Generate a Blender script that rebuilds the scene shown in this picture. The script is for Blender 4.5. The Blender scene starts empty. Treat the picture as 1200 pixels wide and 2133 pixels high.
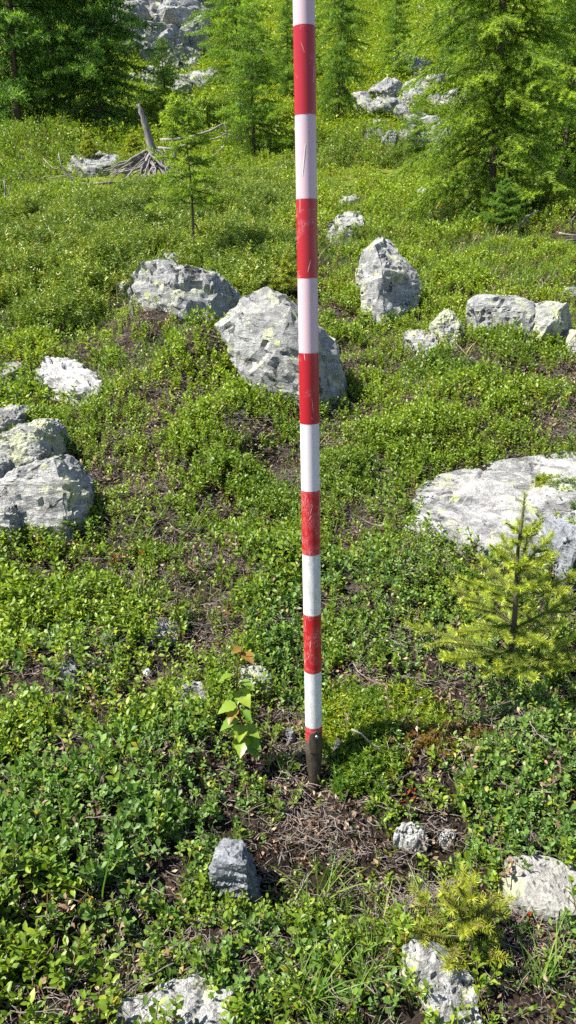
import bpy, bmesh, math, random
import numpy as np
from mathutils import Vector, Matrix, Euler

random.seed(7)
RNG = np.random.default_rng(11)
scn = bpy.context.scene
R = math.radians

# ------------------------------------------------------------------ camera
FPX, CX, CY, PITCH, CAMZ = 1605.0, 600.0, 1066.5, R(17.5), 0.82     # photo pixels (1200 x 2133)
cam_d = bpy.data.cameras.new('camera')
cam_d.sensor_fit = 'VERTICAL'
cam_d.sensor_height = 24.0
cam_d.lens = 24.0 * FPX / 2133.0
cam_d.clip_start = 0.05
cam_d.clip_end = 600.0
cam = bpy.data.objects.new('camera', cam_d)
cam.location = (0, 0, CAMZ)
cam.rotation_euler = (math.pi / 2 - PITCH, 0, 0)
scn.collection.objects.link(cam)
scn.camera = cam

# ------------------------------------------------------------------ sky, sun, exposure
SUN_EL, SUN_AZ = R(54), R(-104)      # azimuth from +Y towards +X: the sun stands left, a little behind the camera
w = bpy.data.worlds.new('World')
scn.world = w
w.use_nodes = True
nt = w.node_tree
bg = nt.nodes['Background']
sky = nt.nodes.new('ShaderNodeTexSky')
sky.sky_type = 'NISHITA'
sky.sun_disc = False
sky.sun_elevation = SUN_EL
sky.sun_rotation = SUN_AZ
sky.altitude = 2000
nt.links.new(sky.outputs[0], bg.inputs[0])
bg.inputs[1].default_value = 0.08
sun_d = bpy.data.lights.new('sun', 'SUN')
sun_d.energy = 5.0
sun_d.angle = R(0.53)
sun_d.color = (1.0, 0.95, 0.86)
sun = bpy.data.objects.new('sun', sun_d)
sv = Vector((math.sin(SUN_AZ) * math.cos(SUN_EL), math.cos(SUN_AZ) * math.cos(SUN_EL), math.sin(SUN_EL)))
sun.rotation_euler = sv.to_track_quat('Z', 'Y').to_euler()
sun.location = sv * 30
scn.collection.objects.link(sun)
scn.view_settings.view_transform = 'Standard'
scn.view_settings.look = 'None'
scn.view_settings.gamma = 1.0
scn.view_settings.use_curve_mapping = False
scn.view_settings.exposure = 1.28
cy = scn.cycles
cy.max_bounces = 6
cy.diffuse_bounces = 3
cy.glossy_bounces = 2
cy.transmission_bounces = 3
cy.transparent_max_bounces = 4
cy.caustics_reflective = False
cy.caustics_refractive = False
cy.sample_clamp_indirect = 4.0
cy.use_adaptive_sampling = True
cy.adaptive_threshold = 0.02
cy.use_denoising = False

# ------------------------------------------------------------------ small helpers
COL = scn.collection

def tag(o, label=None, cat=None, group=None, kind=None):
    if label: o['label'] = label
    if cat: o['category'] = cat
    if group: o['group'] = group
    if kind: o['kind'] = kind
    return o

def mesh_of(name, verts, faces, smooth=True, attrs=None):
    me = bpy.data.meshes.new(name)
    verts = np.asarray(verts, dtype=np.float32).reshape(-1, 3)
    if isinstance(faces, np.ndarray):
        n, k = faces.shape
        me.vertices.add(len(verts)); me.vertices.foreach_set('co', verts.ravel())
        me.loops.add(n * k); me.loops.foreach_set('vertex_index', faces.astype(np.int32).ravel())
        me.polygons.add(n)
        me.polygons.foreach_set('loop_start', np.arange(0, n * k, k, dtype=np.int32))
        me.polygons.foreach_set('loop_total', np.full(n, k, dtype=np.int32))
        me.update(calc_edges=True)
        me.validate()
    else:
        me.from_pydata([tuple(map(float, v)) for v in verts], [], faces)
    if attrs:
        for k2, arr in attrs.items():
            a = me.attributes.new(k2, 'FLOAT', 'POINT')
            a.data.foreach_set('value', np.asarray(arr, dtype=np.float32))
    if smooth and len(me.polygons):
        me.polygons.foreach_set('use_smooth', np.ones(len(me.polygons), dtype=bool))
    return me

def link(name, me, mat=None, parent=None, loc=None):
    o = bpy.data.objects.new(name, me)
    if mat is not None and me is not None and not me.materials:
        me.materials.append(mat)
    COL.objects.link(o)
    if parent is not None: o.parent = parent
    if loc is not None: o.location = loc
    return o

def empty(name, loc, rz=0.0):
    o = bpy.data.objects.new(name, None)
    o.empty_display_size = 0.05
    COL.objects.link(o)
    o.location = loc
    o.rotation_euler = (0, 0, rz)
    return o

class MB:
    """collects verts / faces of mixed shapes with a per-vertex 'rnd'"""
    def __init__(s): s.v = []; s.f = []; s.r = []
    def add(s, v, f, r=0.5):
        b = len(s.v)
        s.v += [tuple(p) for p in v]
        s.f += [tuple(i + b for i in q) for q in f]
        s.r += list(r) if hasattr(r, '__len__') else [r] * len(v)
    def tube(s, pts, radii, n=5, r=0.5, cap=True):
        pts = [Vector(p) for p in pts]
        vs, fs = [], []
        for i, p in enumerate(pts):
            d = (pts[min(i + 1, len(pts) - 1)] - pts[max(i - 1, 0)]).normalized()
            a = d.cross(Vector((0.31, 0.17, 0.93)))
            if a.length < 1e-3: a = d.cross(Vector((1, 0, 0)))
            a.normalize(); b = d.cross(a)
            for k in range(n):
                t = 2 * math.pi * k / n
                vs.append(p + (a * math.cos(t) + b * math.sin(t)) * radii[i])
        for i in range(len(pts) - 1):
            for k in range(n):
                k2 = (k + 1) % n
                fs.append((i * n + k, i * n + k2, (i + 1) * n + k2, (i + 1) * n + k))
        if cap:
            fs.append(tuple(range(n))[::-1]); fs.append(tuple((len(pts) - 1) * n + k for k in range(n)))
        s.add(vs, fs, r)
    def mesh(s, name, smooth=True):
        return mesh_of(name, s.v, s.f, smooth, {'rnd': s.r})

# ------------------------------------------------------------------ numpy noise
def _h(ix, iy, iz, seed):
    n = (ix.astype(np.int64) * 374761393 + iy.astype(np.int64) * 668265263 + iz.astype(np.int64) * 2147483647 + seed * 144665) & 0xffffffff
    n = ((n ^ (n >> 13)) * 1274126177) & 0xffffffff
    n = ((n ^ (n >> 16)) * 2246822519) & 0xffffffff
    return ((n ^ (n >> 15)) & 0xffff) / 65535.0

def vn3(x, y, z, seed=0):
    x = np.asarray(x, float); y = np.asarray(y, float); z = np.asarray(z, float)
    xi, yi, zi = np.floor(x), np.floor(y), np.floor(z)
    fx, fy, fz = x - xi, y - yi, z - zi
    fx, fy, fz = (t * t * t * (t * (t * 6 - 15) + 10) for t in (fx, fy, fz))
    out = 0
    for a in (0, 1):
        for b in (0, 1):
            for c in (0, 1):
                wgt = (fx if a else 1 - fx) * (fy if b else 1 - fy) * (fz if c else 1 - fz)
                out = out + wgt * _h(xi + a, yi + b, zi + c, seed)
    return out * 2 - 1

def vn2(x, y, seed=0): return vn3(x, y, np.zeros_like(np.asarray(x, float)), seed)
def fbm2(x, y, seed=0, o=3):
    return sum(vn2(x * 2.03 ** k, y * 2.03 ** k, seed + k) * 0.5 ** k for k in range(o))
def fbm3(p, f, seed=0, o=4):
    return sum(vn3(p[:, 0] * f * 2.03 ** k, p[:, 1] * f * 2.03 ** k, p[:, 2] * f * 2.03 ** k, seed + k) * 0.5 ** k for k in range(o))

# ------------------------------------------------------------------ terrain shape
PY = np.array([-6, -2.0, 0.0, 0.7, 1.1, 2.0, 3.7, 7.5, 10.5, 14, 25, 45, 80, 170.])
PZ = np.array([-1.3, -.55, -.17, -.05, 0, .19, .53, 1.27, 1.9, 2.93, 6.72, 14.3, 29.0, 75.])
_sl = np.gradient(PZ, PY)

def base_z(y):
    y = np.clip(np.asarray(y, float), PY[0], PY[-1] - 1e-6)
    i = np.clip(np.searchsorted(PY, y, side='right') - 1, 0, len(PY) - 2)
    h = PY[i + 1] - PY[i]; t = (y - PY[i]) / h
    return ((2 * t**3 - 3 * t**2 + 1) * PZ[i] + (t**3 - 2 * t**2 + t) * h * _sl[i]
            + (-2 * t**3 + 3 * t**2) * PZ[i + 1] + (t**3 - t**2) * h * _sl[i + 1])

BUMPS = []      # world-space mounds and hollows (x, y, rx, ry, height)

def height(x, y, bumps=True):
    x = np.asarray(x, float); y = np.asarray(y, float)
    z = base_z(y)
    a = np.clip((y - 1.0) / 12.0, 0, 1)
    z = z + (0.018 + 0.05 * a) * fbm2(x * (2.6 - 1.6 * a), y * (2.6 - 1.6 * a), 3, 3)
    z = z + (.011 * vn2(x * 6.5, y * 6.5, 13) + 0.007 * vn2(x * 13, y * 13, 9)) * (1 - a)
    far = np.clip((y - 14) / 25.0, 0, 1)
    z = z + far * (1.1 * fbm2(x * 0.09, y * 0.09, 21, 3))
    if bumps:
        for (bx, by, rx, ry, hh) in BUMPS:
            q = ((x - bx) / rx) ** 2 + ((y - by) / ry) ** 2
            z = z + hh * np.exp(-q * 1.3)
    return z

def ray(px, py):
    f = Vector((0, math.cos(PITCH), -math.sin(PITCH))); u = Vector((0, math.sin(PITCH), math.cos(PITCH)))
    return f + Vector((1, 0, 0)) * ((px - CX) / FPX) + u * ((CY - py) / FPX)

_ts = 0.35 * 1.02 ** np.arange(300)
def gp(px, py, bumps=True):
    """where the ground of the place lies along the line of sight of a photo pixel (used to survey the photograph)"""
    d = ray(px, py)
    x, y, z = d.x * _ts, d.y * _ts, CAMZ + d.z * _ts
    below = z < height(x, y, bumps)
    i = int(np.argmax(below)) if below.any() else len(_ts) - 1
    t0, t1 = _ts[max(i - 1, 0)], _ts[i]
    for _ in range(2):
        tt = np.linspace(t0, t1, 24)
        bl_ = CAMZ + d.z * tt < height(d.x * tt, d.y * tt, bumps)
        j = max(int(np.argmax(bl_)) if bl_.any() else 23, 1)
        t0, t1 = tt[j - 1], tt[j]
    return Vector((d.x * t1, d.y * t1, float(height(d.x * t1, d.y * t1, bumps))))

def at(px, py, dist):
    d = ray(px, py)
    return Vector((0, 0, CAMZ)) + d * (dist / d.y)

def blob(px, py, rx, ry, bumps=False):
    c = gp(px, py, bumps)
    wx = abs(gp(px + rx, py, bumps).x - c.x)
    wy = 0.5 * abs(gp(px, py - ry, bumps).y - gp(px, py + ry, bumps).y)
    return (c.x, c.y, max(wx, 0.01), max(wy, 0.012))

for (px, py, rx, ry, hh) in [
    (760, 1550, 80, 80, .045), (1110, 1590, 150, 150, .07), (230, 1640, 230, 150, .04), (820, 1230, 160, 130, .06),
    (560, 1330, 70, 110, .03), (760, 1810, 190, 90, -.05), (930, 1770, 90, 60, -.05), (690, 1900, 120, 70, -.03),
    (430, 1300, 80, 90, -.03), (880, 1600, 90, 60, .035), (540, 1850, 60, 60, -.06), (350, 860, 200, 90, .06),
    (480, 920, 110, 60, .05), (250, 1080, 120, 80, .04), (140, 1400, 130, 70, .03), (1000, 760, 180, 60, .06),
    (960, 880, 220, 60, .07), (250, 470, 330, 70, .14), (120, 560, 140, 50, .12), (60, 330, 110, 40, .25),
    (430, 410, 200, 40, .05), (170, 1200, 130, 40, -.03), (470, 1080, 70, 40, -.05), (560, 970, 60, 30, -.05),
    (1150, 470, 200, 40, .12), (800, 330, 160, 30, .18), (520, 700, 100, 40, .03), (330, 700, 90, 30, .05),
    (200, 1950, 200, 70, -.03), (420, 790, 100, 34, .17), (340, 690, 120, 22, .075), (650, 1662, 40, 28, -.028),
]:
    BUMPS.append(blob(px, py, rx, ry) + (hh,))

# ------------------------------------------------------------------ materials
def new_mat(name):
    m = bpy.data.materials.new(name); m.use_nodes = True
    t = m.node_tree
    return m, t, t.nodes['Principled BSDF']

def N(t, typ, **kw):
    n = t.nodes.new(typ)
    for k, v in kw.items(): setattr(n, k, v)
    return n

def ramp(t, fac, stops, interp='LINEAR'):
    n = N(t, 'ShaderNodeValToRGB'); n.color_ramp.interpolation = interp
    cr = n.color_ramp
    while len(cr.elements) < len(stops): cr.elements.new(0.5)
    for e, (p, c) in zip(cr.elements, stops):
        e.position = p; e.color = (c[0], c[1], c[2], 1) if hasattr(c, '__len__') else (c, c, c, 1)
    t.links.new(fac, n.inputs[0])
    return n.outputs[0]

def mixc(t, fac, a, b, mode='MIX'):
    n = N(t, 'ShaderNodeMix', data_type='RGBA', blend_type=mode)
    for sock, v in ((n.inputs[0], fac), (n.inputs[6], a), (n.inputs[7], b)):
        if hasattr(v, 'is_output'): t.links.new(v, sock)
        elif hasattr(v, '__len__'): sock.default_value = (v[0], v[1], v[2], 1)
        else: sock.default_value = v
    return n.outputs[2]

def noise(t, vec, scale, detail=3, rough=0.55, dist=0.0):
    n = N(t, 'ShaderNodeTexNoise'); n.inputs['Scale'].default_value = scale
    n.inputs['Detail'].default_value = detail; n.inputs['Roughness'].default_value = rough
    n.inputs['Distortion'].default_value = dist
    if vec is not None: t.links.new(vec, n.inputs['Vector'])
    return n.outputs[0]

def mapping(t, vec, scale=(1, 1, 1), rot=(0, 0, 0), loc=(0, 0, 0)):
    n = N(t, 'ShaderNodeMapping'); n.inputs['Scale'].default_value = scale
    n.inputs['Rotation'].default_value = rot; n.inputs['Location'].default_value = loc
    t.links.new(vec, n.inputs[0]); return n.outputs[0]

def attr(t, name, typ='GEOMETRY'):
    n = N(t, 'ShaderNodeAttribute'); n.attribute_name = name; n.attribute_type = typ
    return n.outputs['Fac']

def math_n(t, op, a, b=0.0):
    n = N(t, 'ShaderNodeMath', operation=op)
    for i, v in enumerate((a, b)):
        if hasattr(v, 'is_output'): t.links.new(v, n.inputs[i])
        else: n.inputs[i].default_value = v
    return n.outputs[0]

def bump(t, p, hgt, strength, dist=0.01):
    b = N(t, 'ShaderNodeBump'); b.inputs['Strength'].default_value = strength; b.inputs['Distance'].default_value = dist
    t.links.new(hgt, b.inputs['Height']); t.links.new(b.outputs[0], p.inputs['Normal'])

def leaf_mat(name, stops, tint_dark, tint_light, trans=0.35, rough=0.42, tint=True, under=None, spec=0.5):
    """stops: colour over the leaf's own random value; tint: colour shift of the whole sprig"""
    m, t, p = new_mat(name)
    if tint and 'dead' not in name and 'red' not in name: stops = [(q_, (c_[0] * (.93 if c_[1] > c_[0] else 1), c_[1] * 1.0, c_[2] * 1.15)) for q_, c_ in stops]
    elif 'larch' in name: stops = [(q_, (c_[0] * .86, c_[1], c_[2] * 1.2)) for q_, c_ in stops]
    c = ramp(t, attr(t, 'rnd'), stops)
    if tint:
        k = ramp(t, attr(t, 'tint', 'INSTANCER'), [(0, tint_dark), (1, tint_light)])
        c = mixc(t, 1.0, c, k, 'MULTIPLY')
    if under:
        g = N(t, 'ShaderNodeNewGeometry')
        c = mixc(t, g.outputs['Backfacing'], c, mixc(t, 0.6, c, under))
    t.links.new(c, p.inputs['Base Color'])
    p.inputs['Roughness'].default_value = rough
    p.inputs['Specular IOR Level'].default_value = spec
    tr = N(t, 'ShaderNodeBsdfTranslucent')
    tc = mixc(t, 1.0, c, (1.25, 1.3, 0.55), 'MULTIPLY')
    t.links.new(tc, tr.inputs[0])
    mx = N(t, 'ShaderNodeMixShader'); mx.inputs[0].default_value = trans
    t.links.new(p.outputs[0], mx.inputs[1]); t.links.new(tr.outputs[0], mx.inputs[2])
    t.links.new(mx.outputs[0], t.nodes['Material Output'].inputs[0])
    return m

M = {}
M['bilberry'] = leaf_mat('bilberry_leaf', [(0, (.095, .18, .016)), (.55, (.155, .275, .022)), (.93, (.25, .37, .03)), (.955, (.28, .32, .03)), (.975, (.30, .13, .02)), (1, (.25, .04, .02))],
                         (.58, .64, .6), (1.70, 1.28, .85), .38, .46)
M['bog'] = leaf_mat('bog_bilberry_leaf', [(0, (.08, .165, .03)), (.6, (.13, .245, .042)), (.96, (.20, .32, .06)), (.985, (.30, .25, .03)), (1, (.28, .09, .02))],
                    (.75, .78, .75), (1.4, 1.18, .9), .36, .50)
M['crow'] = leaf_mat('crowberry_needles', [(0, (.08, .17, .014)), (.7, (.16, .27, .02)), (1, (.28, .34, .03))], (.6, .7, .6), (1.9, 1.3, .7), .3, .4)
M['crow_red'] = leaf_mat('reddish_crowberry_needles', [(0, (.10, .11, .02)), (.6, (.20, .14, .03)), (1, (.26, .09, .03))], (.8, .8, .8), (1.3, 1.1, .9), .25, .45)
M['juniper'] = leaf_mat('juniper_needles', [(0, (.11, .17, .022)), (.6, (.22, .30, .035)), (.95, (.36, .41, .05)), (.975, (.25, .11, .03)), (1, (.20, .06, .02))],
                        (.65, .72, .7), (1.35, 1.2, .85), .22, .45)
M['grass'] = leaf_mat('grass_blades', [(0, (.08, .17, .02)), (.7, (.15, .25, .04)), (.88, (.22, .27, .06)), (1, (.42, .36, .16))], (.75, .8, .7), (1.3, 1.2, .9), .35, .45)
M['heath'] = leaf_mat('heath_leaves', [(0, (.17, .235, .02)), (.6, (.25, .33, .028)), (.95, (.33, .39, .035)), (1, (.30, .2, .03))], (.8, .85, .8), (1.25, 1.1, .8), .3, .5)
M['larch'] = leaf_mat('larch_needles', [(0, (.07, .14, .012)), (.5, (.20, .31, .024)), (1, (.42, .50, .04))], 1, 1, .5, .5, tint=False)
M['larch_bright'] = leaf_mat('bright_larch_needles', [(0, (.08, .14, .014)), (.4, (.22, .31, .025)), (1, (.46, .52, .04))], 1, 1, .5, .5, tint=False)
M['larch_dark_shaded'] = leaf_mat('dark_shaded_larch_needles', [(0, (.05, .115, .016)), (.5, (.13, .235, .03)), (1, (.27, .37, .045))], 1, 1, .48, .5, tint=False)  # darker needle copy; paints in the shade of the crowded left larches
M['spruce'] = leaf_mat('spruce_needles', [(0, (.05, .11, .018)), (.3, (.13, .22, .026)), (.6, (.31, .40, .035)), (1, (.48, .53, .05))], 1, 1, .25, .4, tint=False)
M['spruce_yellow'] = leaf_mat('yellow_spruce_needles', [(0, (.10, .17, .02)), (.4, (.26, .32, .03)), (1, (.42, .44, .04))], 1, 1, .28, .4, tint=False)
M['birch'] = leaf_mat('birch_leaf', [(0, (.10, .21, .03)), (.6, (.15, .28, .035)), (.85, (.28, .37, .04)), (1, (.30, .37, .04))], 1, 1, .38, .33, tint=False)
M['birch_brown'] = leaf_mat('bronze_birch_leaf', [(0, (.24, .15, .03)), (1, (.30, .16, .035))], 1, 1, .35, .4, tint=False)
M['litter'] = leaf_mat('dead_leaves', [(0, (.06, .038, .024)), (.5, (.14, .085, .052)), (.85, (.26, .17, .105)), (1, (.42, .33, .23))], (.6, .6, .6), (1.5, 1.4, 1.3), .1, .7)
M['red_leaf'] = leaf_mat('red_leaves', [(0, (.22, .03, .015)), (1, (.30, .07, .025))], 1, 1, .35, .45, tint=False)
M['yellow_leaf'] = leaf_mat('yellow_leaves', [(0, (.5, .30, .03)), (1, (.55, .4, .05))], 1, 1, .35, .45, tint=False)

def wood_mat(name, a, b, scale=40, rough=.85, stretch=.12):
    m, t, p = new_mat(name)
    tc = N(t, 'ShaderNodeTexCoord').outputs['Object']
    n = noise(t, mapping(t, tc, (1, 1, stretch)), scale, 5, .65)
    c = ramp(t, n, [(.3, a), (.7, b)])
    c = mixc(t, .5, c, ramp(t, attr(t, 'rnd'), [(0, .5), (1, 1.0)]), 'MULTIPLY')
    t.links.new(c, p.inputs['Base Color']); p.inputs['Roughness'].default_value = rough
    p.inputs['Specular IOR Level'].default_value = .25
    bump(t, p, n, .5, .004)
    return m
M['bark'] = wood_mat('larch_bark', (.05, .038, .03), (.17, .13, .10), 30)
M['dead_wood'] = wood_mat('weathered_dead_wood', (.10, .088, .085), (.34, .31, .30), 45)
M['twig'] = wood_mat('grey_brown_twig', (.10, .08, .07), (.36, .30, .265), 80)
M['red_stem'] = wood_mat('reddish_stem', (.10, .03, .02), (.22, .08, .05), 120)
M['stem'] = wood_mat('young_green_stem', (.10, .07, .03), (.22, .16, .07), 90)

def rock_mat(name, lo, hi, lichen=.5, black=.5, streak=1.0, sc=1.0, spots=.0, green=(.38, .40, .22)):
    m, t, p = new_mat(name)
    tcn = N(t, 'ShaderNodeTexCoord'); oi = N(t, 'ShaderNodeObjectInfo')
    add = N(t, 'ShaderNodeVectorMath', operation='ADD')
    sclr = N(t, 'ShaderNodeVectorMath', operation='SCALE'); sclr.inputs[0].default_value = (7.3, 3.1, 5.7)
    t.links.new(math_n(t, 'MULTIPLY', oi.outputs['Random'], 9.0), sclr.inputs['Scale'])
    t.links.new(tcn.outputs['Object'], add.inputs[0]); t.links.new(sclr.outputs[0], add.inputs[1])
    v = add.outputs[0]
    big = noise(t, v, 7 * sc, 5, .6)
    med = noise(t, v, 38 * sc, 6, .7)
    fine = noise(t, v, 190 * sc, 3, .7)
    st = noise(t, mapping(t, v, (1, .7, 5), (.42, .3, .2)), 12 * sc, 6, .74, .9)
    lo, hi = tuple(q_ * .76 for q_ in lo), tuple(q_ * .76 for q_ in hi)
    c = ramp(t, big, [(.3, lo), (.7, hi)])
    c = mixc(t, .75, c, ramp(t, med, [(.3, .45), (.52, 1.0), (.7, 1.25)]), 'MULTIPLY')
    c = mixc(t, .55 * streak, c, ramp(t, st, [(.36, .30), (.5, 1.0), (.66, 1.28)]), 'MULTIPLY')
    c = mixc(t, .55, c, ramp(t, fine, [(.34, .42), (.5, 1.0), (.7, 1.2)]), 'MULTIPLY')
    # map lichen: pale yellow-green crusts with broken rims
    lv = noise(t, v, 13 * sc, 4, .62); lv2 = noise(t, v, 75 * sc, 4, .7)
    lf = math_n(t, 'ADD', lv, math_n(t, 'MULTIPLY', lv2, .35))
    lm = ramp(t, lf, [(.86 - .2 * lichen, 0), (.90 - .2 * lichen, 1)])
    for (vs_, thr_, col_, st_) in ((17, .30, (green[0] * 1.25, green[1] * 1.3, green[2] * 1.0), .75), (31, .26, (.50, .50, .44), .6), (24, .24, (.045, .042, .04), .85)):
        vo_ = N(t, 'ShaderNodeTexVoronoi'); vo_.inputs['Scale'].default_value = vs_ * sc
        t.links.new(mapping(t, v, (1, 1, 1), (0, 0, 0), (vs_ * .37, vs_ * .11, vs_ * .23)), vo_.inputs['Vector'])
        sepc = N(t, 'ShaderNodeSeparateColor'); t.links.new(vo_.outputs['Color'], sepc.inputs[0])
        rad = math_n(t, 'MULTIPLY', math_n(t, 'SUBTRACT', sepc.outputs[0], .45 if vs_ != 24 else .66 - .2 * black), thr_ * 2.2)
        edge = math_n(t, 'SUBTRACT', rad, math_n(t, 'ADD', vo_.outputs['Distance'], math_n(t, 'MULTIPLY', math_n(t, 'SUBTRACT', lv2, .5), .55)))
        c = mixc(t, math_n(t, 'MULTIPLY', ramp(t, edge, [(.0, 0), (.03, 1)]), st_ * min(1, lichen * 1.6 + .1)), c, col_)
    c = mixc(t, math_n(t, 'MULTIPLY', lm, .6), c, mixc(t, lv2, green, (green[0] * 1.5, green[1] * 1.45, green[2] * 1.6)))
    # black crusts
    bv = noise(t, mapping(t, v, (1, 1, 1), (0, 0, 0), (4.2, 1.7, 8.8)), 10 * sc, 5, .66)
    bf = math_n(t, 'ADD', bv, math_n(t, 'MULTIPLY', lv2, .3))
    bm = ramp(t, bf, [(.85 - .18 * black, 0), (.875 - .18 * black, 1)])
    c = mixc(t, math_n(t, 'MULTIPLY', bm, .85), c, (.035, .033, .03))
    if spots:
        vo = N(t, 'ShaderNodeTexVoronoi'); vo.inputs['Scale'].default_value = 90 * sc; t.links.new(v, vo.inputs['Vector'])
        sp = ramp(t, vo.outputs['Distance'], [(.18, 1), (.3, 0)])
        c = mixc(t, math_n(t, 'MULTIPLY', sp, spots), c, (.07, .065, .06))
    t.links.new(c, p.inputs['Base Color']); p.inputs['Roughness'].default_value = .88
    p.inputs['Specular IOR Level'].default_value = .25
    hsum = math_n(t, 'ADD', math_n(t, 'MULTIPLY', st, 1.0 * streak), math_n(t, 'ADD', math_n(t, 'MULTIPLY', med, .8), math_n(t, 'MULTIPLY', fine, .35)))
    bump(t, p, hsum, .9, .012 / sc)
    return m
M['gneiss'] = rock_mat('grey_gneiss', (.30, .30, .30), (.50, .50, .485), .5, .55, .8)
M['gneiss_streak'] = rock_mat('streaked_gneiss', (.34, .34, .33), (.56, .55, .53), .55, .25, 1.3)
M['lichened'] = rock_mat('lichen_covered_rock', (.33, .335, .30), (.50, .50, .46), 1.05, .45, .7)
M['slab'] = rock_mat('pale_slab', (.33, .33, .325), (.56, .55, .535), .5, .6, 1.4)
M['quartz'] = rock_mat('white_quartz', (.48, .475, .465), (.68, .67, .655), .1, .15, 1.0)
M['speckled'] = rock_mat('speckled_rock', (.32, .31, .285), (.50, .485, .45), .2, .2, .4, spots=.7)
M['blue_rock'] = rock_mat('blue_grey_rock', (.22, .235, .26), (.42, .44, .47), .15, .5, 1.0)
M['far_rock'] = rock_mat('far_grey_rock', (.30, .305, .31), (.52, .52, .52), .35, .5, .8, sc=.22)

# soil and turf
m, t, p = new_mat('peaty_soil')
geo = N(t, 'ShaderNodeNewGeometry'); pos = geo.outputs['Position']
sep = N(t, 'ShaderNodeSeparateXYZ'); t.links.new(pos, sep.inputs[0])
n1 = noise(t, pos, 9, 6, .65); n2 = noise(t, pos, 70, 5, .7); n3 = noise(t, pos, 300, 3, .7)
soil = ramp(t, n1, [(.3, (.012, .009, .007)), (.5, (.030, .021, .016)), (.72, (.062, .046, .036))])
soil = mixc(t, .6, soil, ramp(t, n2, [(.3, .4), (.5, 1.0), (.72, 1.6)]), 'MULTIPLY')
soil = mixc(t, ramp(t, n3, [(.62, 0), (.70, .6)]), soil, (.22, .18, .15))
nf = noise(t, pos, 1.7, 6, .68); nf2 = noise(t, pos, 11, 4, .7)
turf = ramp(t, nf, [(.3, (.15, .20, .02)), (.5, (.21, .26, .026)), (.7, (.27, .30, .034))])
turf = mixc(t, .6, turf, ramp(t, nf2, [(.3, .5), (.55, 1.0), (.75, 1.5)]), 'MULTIPLY')
mr = N(t, 'ShaderNodeMapRange'); mr.inputs[1].default_value = 5.0; mr.inputs[2].default_value = 13.0
t.links.new(sep.outputs['Y'], mr.inputs[0])
t.links.new(mixc(t, mr.outputs[0], soil, turf), p.inputs['Base Color'])
p.inputs['Roughness'].default_value = .95; p.inputs['Specular IOR Level'].default_value = .15
bump(t, p, math_n(t, 'ADD', n2, math_n(t, 'MULTIPLY', n3, .5)), 1.0, .012)
M['soil'] = m

# ------------------------------------------------------------------ ground sheet
ys = list(np.linspace(-6, .35, 40))
while ys[-1] < 165: ys.append(ys[-1] + .011 + .0135 * (ys[-1] - .35))
ys = np.array(ys); us = np.linspace(-1, 1, 321)
us = np.sign(us) * (np.abs(us) * .72 + .28 * np.abs(us) ** 3)
GX = us[None, :] * (2.4 + 1.05 * np.clip(ys, 0, None))[:, None]; GY = np.repeat(ys[:, None], len(us), 1)
GZ = height(GX, GY)
nr, nc = GX.shape
ii, jj = np.meshgrid(np.arange(nr - 1), np.arange(nc - 1), indexing='ij')
q = (ii * nc + jj).ravel()
ground = link('ground', mesh_of('ground', np.stack([GX, GY, GZ], -1), np.stack([q, q + 1, q + nc + 1, q + nc], 1)), M['soil'])
tag(ground, 'dark peaty soil and turf of the sloping heath', 'ground', kind='structure')

# ------------------------------------------------------------------ rocks
FOOT = []           # convex footprints that keep the plants off

def hull2(P):
    P = sorted(set((round(a, 4), round(b, 4)) for a, b in P))
    def half(it):
        h = []
        for p_ in it:
            while len(h) > 1 and (h[-1][0]-h[-2][0])*(p_[1]-h[-2][1]) - (h[-1][1]-h[-2][1])*(p_[0]-h[-2][0]) <= 0: h.pop()
            h.append(p_)
        return h[:-1]
    return half(P) + half(P[::-1])

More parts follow.
